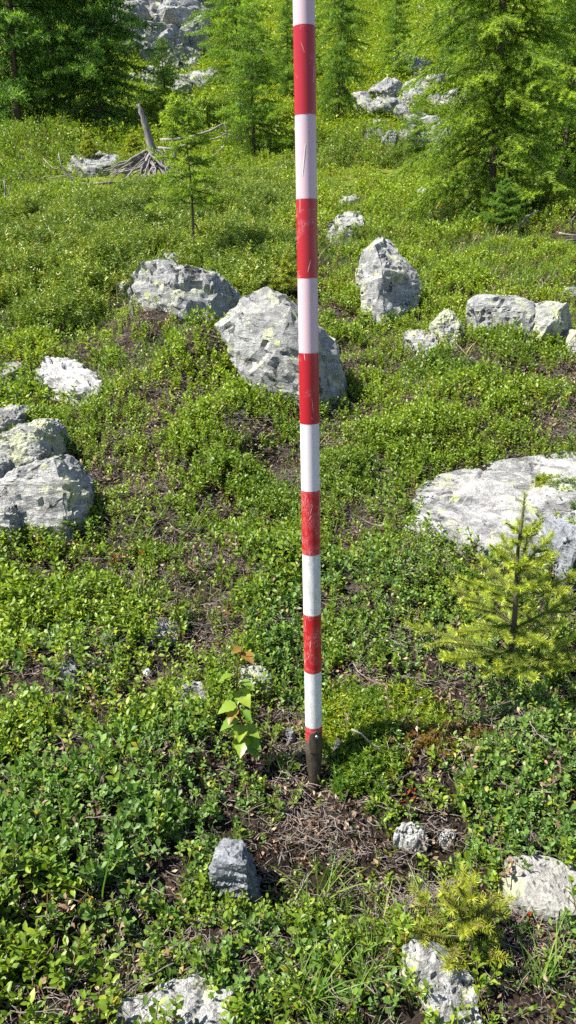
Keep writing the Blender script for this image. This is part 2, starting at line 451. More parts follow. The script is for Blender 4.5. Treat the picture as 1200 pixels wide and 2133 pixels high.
def rock_mesh(P, res, rough, seed, soften=0, layer=0.0, tilt=.3, facets=6, maxv=6500, cut=.10):
    """convex block: hull of the given points, split off along random planes, then fine relief"""
    rg = np.random.default_rng(seed)
    bm = bmesh.new()
    for q_ in P: bm.verts.new(q_)
    def rehull():
        ret = bmesh.ops.convex_hull(bm, input=bm.verts)
        junk = [e for k_ in ('geom_interior', 'geom_unused') for e in ret[k_] if isinstance(e, bmesh.types.BMVert)]
        if junk: bmesh.ops.delete(bm, geom=list(set(junk)), context='VERTS')
    rehull()
    C0 = np.array([v.co for v in bm.verts]); ext = np.ptp(C0, axis=0)
    for k in range(facets):
        n = rg.normal(size=3); n[2] = abs(n[2]) * .8 + .05; n[1] -= .3; n /= np.linalg.norm(n)
        A_ = np.array([v.co for v in bm.verts]); pr = A_ @ n
        depth = pr.max() - rg.uniform(.35, 1.0) * cut * np.ptp(pr)
        c = A_.mean(0); p0 = c + n * (depth - c @ n)
        bmesh.ops.bisect_plane(bm, geom=bm.verts[:] + bm.edges[:] + bm.faces[:], dist=1e-6, plane_co=Vector(p0), plane_no=Vector(n), clear_outer=True)
        vs = [v.co.copy() for v in bm.verts]
        bm.clear()
        for q_ in vs: bm.verts.new(q_)
        bmesh.ops.remove_doubles(bm, verts=bm.verts, dist=res * .3)
        rehull()
    bmesh.ops.triangulate(bm, faces=bm.faces)
    for k in range(7):
        es = [e for e in bm.edges if e.calc_length() > res]
        if not es or len(bm.verts) + len(es) > maxv: break
        bmesh.ops.subdivide_edges(bm, edges=es, cuts=1)
        bmesh.ops.triangulate(bm, faces=[f for f in bm.faces if len(f.verts) > 3])
    for k in range(soften): bmesh.ops.smooth_vert(bm, verts=bm.verts, factor=.5, use_axis_x=True, use_axis_y=True, use_axis_z=True)
    bm.normal_update()
    bm.verts.index_update()
    V = np.array([v.co for v in bm.verts]); Nn = np.array([v.normal for v in bm.verts])
    F = np.array([[v.index for v in f.verts] for f in bm.faces])
    bm.free()
    size = np.ptp(V, axis=0).max(); f1 = 3.2 / size
    # secondary spalls: small flat chips broken out of the faces
    ns = 46
    if len(V) > ns * 6:
        si = rg.choice(len(V), ns, replace=False)
        S = V[si]; SN = Nn[si] + rg.normal(0, .20, (ns, 3)); SN /= np.linalg.norm(SN, axis=1)[:, None]
        wob = V + .035 * size * np.stack([fbm3(V, f1 * 2.5, seed + 31 + q_, 2) for q_ in range(3)], 1)
        near = np.argmin(((wob[:, None, :] - S[None]) ** 2).sum(2) + .8 * ((Nn[:, None, :] - Nn[si][None]) ** 2).sum(2) * (size * .2) ** 2, 1)
        off = np.clip(((V - S[near]) * SN[near]).sum(1), -.03 * size, .03 * size)
        D2 = np.sort(np.sqrt(((wob[:, None, :] - S[None]) ** 2).sum(2)), 1)[:, :2]
        crack = (rg.random(ns) < .4)[near] * np.exp(-((D2[:, 1] - D2[:, 0]) / (.022 * size)) ** 2)
        V = V - SN[near] * (off * .6)[:, None] - Nn * (crack * .022 * size)[:, None]
    d = rough * size * (.22 * fbm3(V, f1 * 1.3, seed, 2) + .22 * (1 - 2 * np.abs(fbm3(V, f1 * 4.1, seed + 5, 2))) + .20 * fbm3(V, f1 * 11, seed + 9, 2))
    if layer:      # ledges along the foliation
        u = V @ np.array([tilt * .6, tilt, 1.0]) + .05 * size * fbm3(V, f1 * .8, seed + 3, 2)
        fr = np.mod(u * f1 * 2.6, 1.0)
        d = d + layer * size * (fr - .5) + .35 * layer * size * np.mod(u * f1 * 8.3, 1.0)
    V = V + Nn * d[:, None]
    return V, F

def finish_rock(name, V, F, label, cat, mat, group, foot=.93, kind_smooth=True):
    c = V.mean(0); zb = V[:, 2].min()
    org = Vector((c[0], c[1], float(height(c[0], c[1]))))
    me = mesh_of(name, V - np.array(org), F)
    me.set_sharp_from_angle(angle=R(24))
    o = link(name, me, M[mat], None, org)
    tag(o, label, cat, group)
    gz = height(V[:, 0], V[:, 1])
    low = V[(V[:, 2] < gz + .07) & (V[:, 2] > gz - .06)]
    if len(low) > 5 and foot:
        H = np.array(hull2([(a, b) for a, b in low[:, :2]])); cc = H.mean(0)
        FOOT.append(cc + (H - cc) * foot)
    return o

def stand_rock(label, base, pts, thick, mat='gneiss', rough=.05, seed=1, res=None, name='boulder', cat='rock', group=None, soften=0, layer=0.0, foot=.80, cut=.14):
    """pts: silhouette and ridge points (photo px, photo py, metres nearer(-)/farther(+)) at the distance of the rock's foot"""
    d0 = gp(*base).y
    W = [at(q_[0], q_[1], d0 + (q_[2] if len(q_) > 2 else 0.0)) for q_ in pts]
    c = sum(W, Vector()) / len(W)
    P = list(W)
    ymax = max(q_[1] for q_ in pts); yspan = ymax - min(q_[1] for q_ in pts)
    for w_, q_ in zip(W, pts):
        k = c + (w_ - c) * .78
        P.append(Vector((k.x, w_.y + thick, k.z - .02 * thick)))
        gz = float(height(w_.x, w_.y + .4 * thick))
        if q_[1] > ymax - .28 * yspan:
            P.append(Vector((w_.x, w_.y, min(w_.z, gz) - .12 * thick - .02)))
            P.append(Vector((k.x, w_.y + thick, min(gz, w_.z) - .12 * thick - .02)))
    ext = max((a - b).length for a in W for b in W)
    V, F = rock_mesh(P, res or ext / 26, rough, seed, soften, layer, cut=cut)
    return finish_rock(name, V, F, label, cat, mat, group, foot)

def slab_rock(label, pts, lift, mat='slab', rough=.02, seed=1, res=None, name='flat_rock', cat='rock', group=None, dome=.06, layer=0.0, deep=.1, tiltx=0.0, foot=.84, soften=0, cut=.035):
    """pts: outline on the ground (photo px); lift: how far its top stands out of the soil"""
    W = [gp(*q_) for q_ in pts]
    c = sum(W, Vector()) / len(W)
    P = []
    for w_ in W:
        P.append(w_ + Vector((0, 0, lift + tiltx * (w_.x - c.x))))
        k = c + (w_ - c) * .6
        P.append(Vector((k.x, k.y, float(height(k.x, k.y)) + lift * (1 + dome) + tiltx * (k.x - c.x))))
        e = c + (w_ - c) * 1.06
        P.append(Vector((e.x, e.y, w_.z - deep)))
    ext = max((a - b).length for a in W for b in W)
    V, F = rock_mesh(P, res or ext / 30, rough, seed, soften, layer, cut=cut)
    return finish_rock(name, V, F, label, cat, mat, group, foot)

#--ROCKS--
# --- middle distance
stand_rock('long grey lichened boulder behind the shrubs, left of the pole', (390, 655),
           [(264, 572), (300, 546), (330, 539), (395, 556), (440, 568), (475, 590), (505, 620), (520, 650), (275, 640, 0), (300, 595, -.10), (400, 610, -.13), (450, 652, -.13)],
           .38, 'gneiss', .05, 11, res=.022, layer=.008)
stand_rock('pale boulder with black crust patches, partly hidden by the pole', (620, 835),
           [(436, 672), (500, 640), (516, 612), (556, 603), (592, 618), (640, 668), (695, 712), (718, 752), (730, 800), (700, 835), (560, 800), (470, 730),
            (600, 636, -.07), (632, 720, -.15), (650, 835, -.17), (520, 690, -.08), (570, 800, -.13)],
           .30, 'gneiss', .04, 23, res=.018, layer=.006)
stand_rock('pointed boulder with a peaked top, right of the pole', (810, 668),
           [(800, 477), (762, 506), (772, 545), (758, 600), (765, 670), (868, 660), (880, 575), (852, 530), (818, 490), (800, 560, -.12), (830, 640, -.16), (790, 670, -.13)],
           .42, 'gneiss', .05, 31, res=.028, layer=.01)
stand_rock('small pale green lichened knob at the left foot of the peaked boulder', (778, 672),
           [(753, 600), (775, 588), (800, 605), (812, 640), (800, 675), (755, 672), (780, 630, -.07)], .12, 'lichened', .06, 37)
stand_rock('lichen-crusted block leaning on the left flank of the peaked boulder', (765, 640),
           [(742, 560), (770, 533), (795, 545), (800, 600), (745, 605), (765, 570, -.05)], .14, 'lichened', .06, 38)
slab_rock('flat grey rock behind the peaked boulder, close to the pole', [(685, 505), (700, 470), (730, 462), (758, 470), (752, 492), (720, 510)], .06, 'gneiss', .05, 41)
slab_rock('flat sliver of pale stone lying above the flat grey rock', [(720, 455), (728, 447), (752, 447), (756, 454), (738, 459)], .03, 'slab', .04, 42)
slab_rock('long thin pale stone farther up right of the pole', [(706, 425), (714, 417), (742, 414), (750, 420), (728, 428)], .035, 'slab', .04, 43)
slab_rock('pale flat stone half behind the pole near the mat edge', [(598, 420), (610, 409), (640, 404), (646, 412), (622, 420)], .04, 'slab', .04, 44)
stand_rock('small white stone before the foot of the large right larch', (878, 410), [(868, 410), (870, 393), (880, 388), (888, 395), (888, 410), (879, 402, -.04)], .1, 'quartz', .06, 45)
stand_rock('long low grey rock at the right, left half', (1060, 712),
           [(988, 628), (1012, 612), (1060, 616), (1110, 628), (1125, 660), (1120, 705), (1060, 705), (1000, 690), (1050, 660, -.09), (1090, 680, -.12)], .32, 'gneiss', .05, 51, res=.024, layer=.01)
stand_rock('angular yellow-green lichened block at the right edge', (1155, 728),
           [(1105, 640), (1140, 628), (1185, 630), (1202, 655), (1196, 690), (1165, 722), (1100, 720), (1165, 660, -.1), (1130, 690, -.13)], .26, 'lichened', .035, 52, res=.02)
stand_rock('dome-shaped lichened stone between the shrubs right of centre', (935, 718),
           [(900, 660), (915, 646), (940, 643), (962, 655), (968, 690), (962, 720), (905, 715), (935, 670, -.07), (945, 715, -.1)], .15, 'lichened', .05, 53)
slab_rock('low flat pale stone in front of the dome-shaped one', [(838, 722), (850, 708), (885, 712), (905, 725), (915, 745), (890, 758), (862, 745)], .05, 'slab', .05, 54)
stand_rock('stone cut by the right frame edge below the lichened block', (1195, 740), [(1182, 735), (1186, 695), (1200, 686), (1225, 690), (1230, 735), (1200, 715, -.06)], .15, 'lichened', .05, 55)
stand_rock('pale stone at the right frame edge above the lichened block', (1190, 622), [(1170, 615), (1175, 603), (1200, 598), (1225, 604), (1228, 618), (1198, 608, -.05)], .15, 'slab', .05, 56)
stand_rock('grey stone peeking out behind the long grey boulder', (360, 562), [(335, 560), (340, 524), (352, 519), (375, 528), (390, 545), (388, 562), (360, 540, -.06)], .2, 'gneiss', .06, 57)
stand_rock('small pale stone at the left end of the long grey boulder', (250, 618), [(238, 612), (241, 590), (256, 583), (266, 592), (266, 615), (253, 600, -.04)], .1, 'lichened', .06, 58)
slab_rock('tiny white stone in the shrubs on the far left', [(90, 660), (95, 648), (112, 645), (120, 654), (108, 661)], .03, 'quartz', .05, 59)
# --- left
slab_rock('bright white weathered rock with a ragged lower edge', [(72, 808), (86, 776), (125, 772), (170, 788), (206, 810), (210, 848), (170, 850), (140, 836), (100, 826)], .045, 'quartz', .035, 61, res=.010, layer=.035, cut=.06)
slab_rock('flat yellowish stone at the left edge near the white rock', [(0, 800), (12, 772), (42, 765), (48, 780), (30, 795)], .03, 'speckled', .05, 62)
slab_rock('thin pale stone below the flat yellowish one at the left edge', [(-10, 835), (5, 812), (40, 815), (62, 828), (40, 838)], .02, 'speckled', .05, 63)
stand_rock('large streaked grey slab sloping down at the left edge', (100, 1105),
           [(22, 985), (60, 970), (112, 958), (150, 992), (184, 1025), (178, 1062), (145, 1095), (60, 1100), (-20, 1085), (-30, 1015), (70, 995, -.02), (135, 1035, -.05), (140, 1095, -.07), (60, 1098, -.06)], .16, 'gneiss_streak', .03, 71, res=.008, layer=.02, cut=.05)
stand_rock('lichened ledge with a pale broken corner on the left outcrop', (60, 1010),
           [(-30, 925), (20, 900), (40, 888), (84, 890), (98, 912), (112, 945), (108, 985), (40, 1005), (-30, 1005), (70, 902, -.03), (88, 945, -.05), (30, 975, -.06)], .22, 'lichened', .035, 73, res=.008, layer=.025, cut=.06)
stand_rock('upper grey block topping the left outcrop', (5, 935), [(-60, 885), (-30, 862), (15, 857), (38, 866), (42, 892), (20, 920), (-50, 930), (0, 885, -.05)], .2, 'gneiss_streak', .04, 72, layer=.03, cut=.06)
stand_rock('low rounded block in the lower left of the left outcrop', (15, 1115), [(-60, 1040), (-20, 1028), (28, 1036), (56, 1058), (62, 1082), (40, 1100), (-50, 1105), (10, 1068, -.07), (20, 1100, -.09)], .12, 'gneiss_streak', .04, 74, layer=.025, cut=.06)
stand_rock('dark grey wedge at the left edge between the outcrop blocks', (-5, 1070), [(-40, 965), (-8, 968), (6, 992), (8, 1040), (-30, 1060), (-10, 1005, -.03)], .12, 'blue_rock', .05, 75, foot=0)
# --- right slab
slab_rock('broad pale rock slab behind the young spruce', [(845, 1118), (862, 1040), (900, 1000), (985, 985), (1075, 968), (1180, 953), (1260, 955), (1290, 1060), (1250, 1190), (1130, 1200), (1010, 1150), (930, 1140)],
          .018, 'slab', .006, 81, res=.016, layer=.006, dome=.3)
stand_rock('dark shaded block at the right edge beside the slab', (1205, 1230), [(1168, 1200), (1172, 1150), (1195, 1115), (1230, 1110), (1260, 1200), (1200, 1225), (1200, 1160, .02)], .2, 'blue_rock', .05, 82)  # darker blue-grey rock paints the shade on this face
# --- foreground
slab_rock('speckled stone behind the birch seedling', [(482, 1430), (490, 1408), (538, 1402), (562, 1422), (574, 1446), (555, 1462), (500, 1452)], .022, 'speckled', .03, 91, res=.005)
slab_rock('whitish flat stone in the bare dirt left of the birch seedling', [(312, 1345), (318, 1308), (350, 1300), (378, 1312), (372, 1340), (345, 1352)], .012, 'slab', .03, 92)
slab_rock('dull grey stone sunk in litter beside the birch seedling', [(345, 1490), (365, 1445), (420, 1430), (450, 1450), (440, 1485), (390, 1500)], .018, 'gneiss_streak', .04, 93, layer=.02)
slab_rock('grey stone under the shrubs at the left', [(118, 1420), (122, 1388), (150, 1378), (162, 1395), (155, 1425)], .008, 'blue_rock', .04, 94)
stand_rock('upright slab tinted blue-grey for shade in the foreground left of the hollow', (500, 1905), [(438, 1808), (448, 1788), (506, 1786), (528, 1835), (548, 1900), (518, 1912), (432, 1902), (507, 1790, -.012), (524, 1908, -.012), (442, 1850, 0)], .05, 'blue_rock', .015, 95, res=.006, layer=.025, cut=.02, foot=.4)  # blue-grey colour paints the bluish shadow on its face
slab_rock('whitish rough rock at the bottom edge', [(235, 2140), (265, 2105), (330, 2085), (400, 2050), (450, 2055), (490, 2100), (492, 2180), (240, 2180)], .02, 'slab', .03, 96, res=.008, layer=.02)
slab_rock('tilted streaked grey rock below the small yellow spruce', [(838, 2030), (870, 1992), (902, 2004), (945, 2048), (988, 2082), (1010, 2170), (925, 2190), (880, 2105)], .035, 'gneiss_streak', .02, 97, res=.006, layer=.03, tiltx=-.25)
slab_rock('speckled flat rock at the right edge of the hollow', [(1042, 1860), (1050, 1812), (1105, 1800), (1190, 1822), (1260, 1850), (1260, 1935), (1190, 1928), (1110, 1910), (1062, 1898)], .018, 'speckled', .014, 98, res=.008, layer=.012)
slab_rock('white quartz lump set in the dark peat bank', [(820, 1768), (828, 1744), (852, 1738), (886, 1748), (890, 1770), (860, 1780)], .024, 'quartz', .05, 99, foot=0)
slab_rock('smaller white lump right of the quartz in the peat bank', [(914, 1762), (918, 1746), (938, 1742), (948, 1754), (936, 1768)], .016, 'quartz', .05, 100, foot=0)
stand_rock('white stone left of the foot of the pole', (606, 1546), [(594, 1532), (600, 1522), (612, 1524), (616, 1540), (605, 1546), (604, 1534, -.008)], .02, 'blue_rock', .05, 101, foot=0)
stand_rock('bluish splinter of stone right of the foot of the pole', (702, 1592), [(695, 1588), (697, 1560), (703, 1542), (710, 1548), (710, 1590), (702, 1565, -.008)], .02, 'blue_rock', .05, 102, foot=0)
stand_rock('pebble-sized grey stone below the dull sunken one', (440, 1505), [(428, 1500), (431, 1488), (444, 1487), (452, 1497), (448, 1505), (440, 1494, -.01)], .02, 'gneiss', .05, 103, foot=0)
#--FAR ROCKS--
slab_rock('flat pale rock left of the dead stump', [(140, 366), (155, 338), (200, 330), (248, 340), (252, 358), (200, 368)], .10, 'far_rock', .04, 111)
stand_rock('upright block with a dark cleft below the rocky outcrop', (322, 190), [(296, 180), (298, 145), (312, 136), (338, 142), (346, 165), (342, 188), (318, 150, -.3), (330, 180, -.3)], .7, 'far_rock', .05, 112)
stand_rock('low pale block left of the cleft one', (275, 182), [(253, 175), (258, 155), (285, 152), (302, 168), (300, 182), (275, 165, -.2)], .6, 'far_rock', .05, 113)
stand_rock('grey boulder in the shade under the left larches', (152, 222), [(132, 218), (136, 200), (152, 195), (170, 204), (172, 220), (150, 208, -.2)], .5, 'far_rock', .05, 114)
stand_rock('pale boulder between the larches left of the pole', (540, 132), [(515, 125), (522, 103), (545, 98), (562, 112), (560, 128), (540, 112, -.4)], .8, 'far_rock', .05, 115)
stand_rock('big light boulder topping the scree right of the pole', (800, 222), [(768, 190), (775, 168), (806, 164), (832, 166), (834, 190), (815, 214), (790, 205), (808, 190, -.6), (825, 205, -.4)], 1.0, 'far_rock', .06, 116)
stand_rock('darker wedge below the big light boulder of the scree', (845, 232), [(822, 215), (832, 195), (850, 200), (866, 220), (862, 232), (845, 212, -.3)], .7, 'far_rock', .06, 117)
stand_rock('tilted scree block nearest the right larch', (930, 305), [(905, 295), (908, 262), (930, 240), (946, 255), (945, 300), (928, 270, -.2)], .5, 'far_rock', .06, 118)
stand_rock('split grey block in the middle of the scree', (870, 285), [(848, 275), (852, 240), (880, 232), (900, 245), (905, 270), (885, 285), (870, 255, -.3)], .5, 'far_rock', .06, 119)
stand_rock('grey boulder standing before the scree among small larches', (815, 322), [(795, 315), (800, 280), (815, 268), (830, 282), (834, 318), (815, 292, -.2)], .45, 'far_rock', .06, 120)
stand_rock('white stone far up the slope near the top edge', (878, 32), [(866, 26), (868, 14), (882, 9), (892, 18), (890, 28), (878, 16, -.4)], 1.0, 'far_rock', .05, 121)
far_spots = [(770, 235), (785, 252), (802, 240), (838, 250), (842, 300), (875, 300), (893, 292), (915, 225), (925, 215), (880, 222), (850, 215), (868, 205), (860, 160), (878, 178), (910, 190),
             (790, 275), (775, 300), (868, 315), (848, 120), (430, 180), (440, 175), (382, 192), (375, 205), (385, 215), (372, 185), (760, 245), (945, 232), (900, 312), (748, 230), (865, 8)]
fv = []
for k in range(5):
    P = [Vector(random.gauss(0, 1) for _ in range(3)).normalized() * random.uniform(.75, 1.1) for _ in range(14)]
    P = [Vector((a.x * .5, a.y * .45, a.z * .34)) for a in P]
    V, F = rock_mesh(P, .12, .07, 200 + k)
    fv.append(mesh_of('far_stone', V, F)); fv[-1].materials.append(M['far_rock'])
for k, (px, py) in enumerate(far_spots):
    g = gp(px, py)
    o = link('scree_stone', fv[k % 5], None, None, g + Vector((0, 0, .08)))
    s = random.uniform(.6, 1.35) * g.y / 20
    o.scale = (s, s, s); o.rotation_euler = (random.uniform(-.3, .3), random.uniform(-.3, .3), random.uniform(0, 6.3))
    where = ('below the rocky outcrop at the upper left' if px < 500 else 'on the slope above the scree' if py < 200 else 'at the left end of the scree' if px < 800 else 'in the lower scree before the right larch' if py > 270 else 'among the scree blocks')
    tag(o, 'small grey stone ' + where, 'stone', 'small stones ' + where)

# the rocky outcrop at the upper left: a pile of fitted blocks
oc = gp(345, 190)
outcrop = empty('rock_outcrop', oc)
tag(outcrop, 'pale jointed rock outcrop of piled blocks at the top left', 'outcrop')
blocks = [(345, 20, 70, 45), (300, 5, 45, 35), (395, 15, 40, 40), (310, 85, 50, 35), (375, 65, 38, 40), (412, 72, 30, 35), (352, 105, 32, 30), (340, 62, 26, 22), (398, 112, 34, 26),
          (372, 130, 34, 24), (358, 140, 22, 18), (380, 158, 22, 18), (405, 45, 28, 22), (280, 45, 40, 22), (245, 12, 45, 22), (330, -25, 60, 35), (400, -25, 50, 30), (268, -20, 45, 25),
          (425, 105, 20, 22), (395, 145, 20, 16), (325, 120, 24, 16), (388, 92, 20, 16), (430, 20, 22, 26), (362, 40, 24, 20), (393, 172, 14, 16), (402, 186, 12, 12), (365, 165, 14, 12), (240, 40, 24, 14)]
for k, (px, py, rx, ry) in enumerate(blocks):
    dist = oc.y + (190 - py) * .052 + random.uniform(-.3, .3)
    c = at(px, py, dist)
    sx, sz = rx / FPX * dist * 1.12, ry / FPX * dist * 1.15
    P = []
    for q_ in range(13):
        v_ = Vector(random.uniform(-1, 1) for _ in range(3)); mxx = max(abs(v_.x), abs(v_.y), abs(v_.z)); v_ = v_ / mxx * random.uniform(.8, 1.05)
        P.append(Vector((v_.x * sx, v_.y * (sx + sz) * .6, v_.z * sz)))
    rot = Euler((random.uniform(-.2, .2), random.uniform(-.35, .35), random.uniform(-.5, .5))).to_matrix()
    V, F = rock_mesh([rot @ a for a in P], max(sx, sz) / 7, .05, 300 + k, 0, .02)
    bme = mesh_of('block', V, F); bme.set_sharp_from_angle(angle=R(24))
    o = link('block', bme, M['far_rock'], outcrop, c - oc)

# quartz chips in the dirt of the hollow
qv = []
for k in range(5):
    P = [Vector(random.gauss(0, 1) for _ in range(3)).normalized() * random.uniform(.7, 1.15) for _ in range(11)]
    P = [Vector((a.x, a.y * .8, a.z * .6)) for a in P]
    V, F = rock_mesh(P, .5, .05, 400 + k, 0, facets=3)
    qv.append(mesh_of('quartz_chip', V, F, smooth=False)); qv[-1].materials.append(M['quartz'])
chips = [(730, 1735, 12), (725, 1718, 9), (688, 1728, 8), (692, 1775, 9), (690, 1812, 10), (688, 1800, 7), (715, 1835, 9), (712, 1848, 7), (728, 1880, 8), (785, 1905, 9), (822, 1980, 12), (818, 1998, 8),
         (855, 1830, 10), (605, 1980, 10), (600, 1640, 7), (640, 1712, 8), (655, 1740, 7), (735, 1700, 8), (780, 1855, 6), (760, 1870, 5), (700, 1760, 6), (850, 1800, 6), (1100, 1935, 10), (1125, 1925, 8),
         (812, 1950, 6), (1138, 1910, 8), (610, 1660, 5), (628, 1685, 9), (308, 1448, 0), (240, 840, 8), (232, 828, 7), (148, 848, 8), (330, 1360, 6), (405, 1385, 6), (580, 1565, 6), (1012, 1920, 5)]
for k, (px, py, s) in enumerate(chips):
    if not s: continue
    g = gp(px, py)
    o = link('quartz_chip', qv[k % 5], None, None, g + Vector((0, 0, .009)))
    s = s * .8 / FPX * (g.y * 1.12)
    o.scale = (s, s, s); o.rotation_euler = (random.uniform(-.5, .5), random.uniform(-.5, .5), random.uniform(0, 6.3))
    where = ('beside the bright white rock on the left' if px < 300 else 'in the dirt near the birch seedling' if px < 590 and py < 1600 else 'in the dirt just below the foot of the pole' if py < 1755 else
             'under the speckled flat rock at the right' if px > 1000 else 'beside the tilted streaked rock' if py > 1940 else 'in the middle of the dirt hollow' if px < 740 else 'below the dark peat bank')
    tag(o, 'small white quartz chip ' + where, 'stone', 'white quartz chips ' + where)

#--POLE--
# ------------------------------------------------------------------ survey pole
def paint_mat(name, col, scratch, amount, dirt=0.0, rough=.38):
    m, t, p = new_mat(name)
    tc = N(t, 'ShaderNodeTexCoord').outputs['Object']
    s1 = noise(t, mapping(t, tc, (1, 1, .10)), 420, 3, .6, 1.5)
    s2 = noise(t, mapping(t, tc, (1, 1, .35), (0, .5, .3)), 260, 4, .7, 3.0)
    patch = noise(t, tc, 45, 3, .6)
    line = ramp(t, s1, [(.485, 0), (.5, 1), (.515, 0)])
    line2 = ramp(t, s2, [(.492, 0), (.5, 1), (.508, 0)])
    both = math_n(t, 'MAXIMUM', line, line2)
    f = math_n(t, 'MULTIPLY', both, ramp(t, patch, [(.62 - .25 * amount, 0), (.75 - .2 * amount, 1)]))
    f = math_n(t, 'MULTIPLY', f, .85)
    c = mixc(t, f, col, scratch)
    if dirt:
        dn = noise(t, mapping(t, tc, (1, 1, .5)), 90, 5, .7)
        c = mixc(t, math_n(t, 'MULTIPLY', ramp(t, dn, [(.45, 0), (.75, 1)]), dirt), c, (.22, .21, .19))
    t.links.new(c, p.inputs['Base Color'])
    r_ = math_n(t, 'ADD', math_n(t, 'MULTIPLY', noise(t, tc, 60, 3), .15), rough - .07)
    t.links.new(r_, p.inputs['Roughness'])
    bump(t, p, f, .25, .0006)
    return m
red_hi = paint_mat('glossy_red_paint', (.37, .007, .016), (.75, .62, .6), .15, 0, .34)
red_lo = paint_mat('scratched_red_paint', (.39, .009, .014), (.78, .66, .64), .85, 0, .42)
pink = paint_mat('pinkish_white', (.60, .43, .475), (.45, .32, .36), .15, 0, .4)  # pinkish tone of the upper white bands
white_mid = paint_mat('white_paint', (.66, .60, .62), (.42, .38, .38), .3, .05, .42)
white_lo = paint_mat('scuffed_white_paint', (.68, .67, .655), (.13, .12, .11), .9, .5, .5)
m, t, p = new_mat('dark_iron')
tc = N(t, 'ShaderNodeTexCoord').outputs['Object']
nn = noise(t, mapping(t, tc, (1, 1, .3)), 140, 5, .7)
t.links.new(ramp(t, nn, [(.3, (.035, .027, .021)), (.55, (.085, .066, .05)), (.75, (.20, .155, .115))]), p.inputs['Base Color'])
p.inputs['Metallic'].default_value = .35; p.inputs['Roughness'].default_value = .55
bump(t, p, nn, .4, .0008)
iron = m
m, t, p = new_mat('screw_steel')
p.inputs['Base Color'].default_value = (.45, .45, .44, 1); p.inputs['Metallic'].default_value = .9; p.inputs['Roughness'].default_value = .35
steel = m

pb = Vector((.0444, 1.10, .002))
pole = empty('survey_pole', pb)
pole.rotation_euler = (0, R(-1.25), 0)
tag(pole, 'red and white banded survey pole standing upright in the ground', 'pole')
def lathe(prof, n=40):
    v, f = [], []
    for (r_, z_) in prof:
        for k in range(n):
            a = 2 * math.pi * k / n
            v.append((r_ * math.cos(a), r_ * math.sin(a), z_))
    for i in range(len(prof) - 1):
        for k in range(n):
            f.append((i * n + k, i * n + (k + 1) % n, (i + 1) * n + (k + 1) % n, (i + 1) * n + k))
    return v, f
PR, Z0 = .0139, .1065
def band(name, z0, z1, mat, proud):
    rr = PR + proud
    v, f = lathe([(rr, z0 + (z1 - z0) * k / 6) for k in range(7)])
    return link(name, mesh_of(name, v, f), mat, pole)
v, f = lathe([(.0132, .085), (.0132, 1.96), (.006, 1.965), (.0005, 1.965)])
link('core_tube', mesh_of('core_tube', v, f), white_mid, pole)
band('red_band', .070, Z0, red_lo, .0002)['label'] = 'short worn red band above the iron shoe'
for k in range(19):
    red = k % 2 == 1
    if red: mt = red_lo if k < 5 else red_hi
    else: mt = white_lo if k < 3 else (white_mid if k < 5 else pink)
    b_ = band('red_band' if red else 'white_band', Z0 + .1 * k, Z0 + .1 * (k + 1), mt, .0002 if red else 0)
v, f = lathe([(.0020, -.16), (.0085, -.02), (.0105, .01), (.0131, .04), (.0143, .06), (.0145, .080), (.0139, .0805)])
shoe = link('iron_shoe', mesh_of('iron_shoe', v, f), iron, pole)
# the rounded tongue of the shoe with its screw
tv, tf = [], []
na, nz = 18, 14
for lay, rr in ((0, .0158), (1, .0140)):
    for i in range(nz + 1):
        for j in range(na + 1):
            u_ = j / na * 2 - 1; t_ = i / nz
            z_ = .062 + t_ * .0405
            half = .0125 * (1 if t_ < .62 else math.sqrt(max(0, 1 - ((t_ - .62) / .38) ** 2)))
            a = R(-90 + 12) + u_ * half / .0158
            tv.append((rr * math.cos(a), rr * math.sin(a), z_))
off = (nz + 1) * (na + 1)
for i in range(nz):
    for j in range(na):
        a = i * (na + 1) + j
        tf.append((a, a + 1, a + na + 2, a + na + 1)); tf.append((off + a + na + 1, off + a + na + 2, off + a + 1, off + a))
for i in range(nz):
    for j in (0, na):
        a = i * (na + 1) + j
        tf.append((a, a + na + 1, off + a + na + 1, off + a))
link('tongue', mesh_of('tongue', tv, tf), iron, shoe)
a = R(-90 + 16)
v, f = lathe([(.0029, -.001), (.0029, .0008), (.0022, .0016), (.0010, .0018), (.0009, .0010), (.0001, .0010)], 16)
rot = Vector((math.cos(a), math.sin(a), 0)).to_track_quat('Z', 'Y').to_matrix()
v = [rot @ Vector(q_) + Vector((.0159 * math.cos(a), .0159 * math.sin(a), .0925)) for q_ in v]
link('screw', mesh_of('screw', v, f), steel, shoe)

cm_ = MB(); rc = random.Random(12)
chips_ = [(-112, .934, -95, .972, .0011)] + [(rc.uniform(-165, -20), z_, None, None, rc.uniform(.0002, .0006)) for z_ in [Z0 + .1 * k + rc.random() * .1 for k in (1, 1, 1, 1, 1, 1, 1, 1, 1, 3, 3, 3, 3, 3, 5, 5, 5, 7, 7, 9, 9)]]
for a0, z0, a1, z1, wd_ in chips_:
    if a1 is None: a1 = a0 + rc.uniform(-18, 18); z1 = z0 + rc.uniform(.004, .028)
    v_ = []
    for i in range(5):
        t_ = i / 4; a_ = R(a0 + (a1 - a0) * t_); z_ = z0 + (z1 - z0) * t_; h_ = wd_ * (.25 + math.sin(math.pi * (.1 + .8 * t_))) / PR / 2
        for sg in (-1, 1): v_.append(((PR + .0004) * math.cos(a_ + sg * h_), (PR + .0004) * math.sin(a_ + sg * h_), z_))
    cm_.add(v_, [(2 * i, 2 * i + 1, 2 * i + 3, 2 * i + 2) for i in range(4)])
m, t, p = new_mat('bare_scratch'); p.inputs['Base Color'].default_value = (.74, .68, .66, 1); p.inputs['Roughness'].default_value = .6
link('paint_scratches', cm_.mesh('paint_scratches'), m, pole)['kind'] = 'stuff'

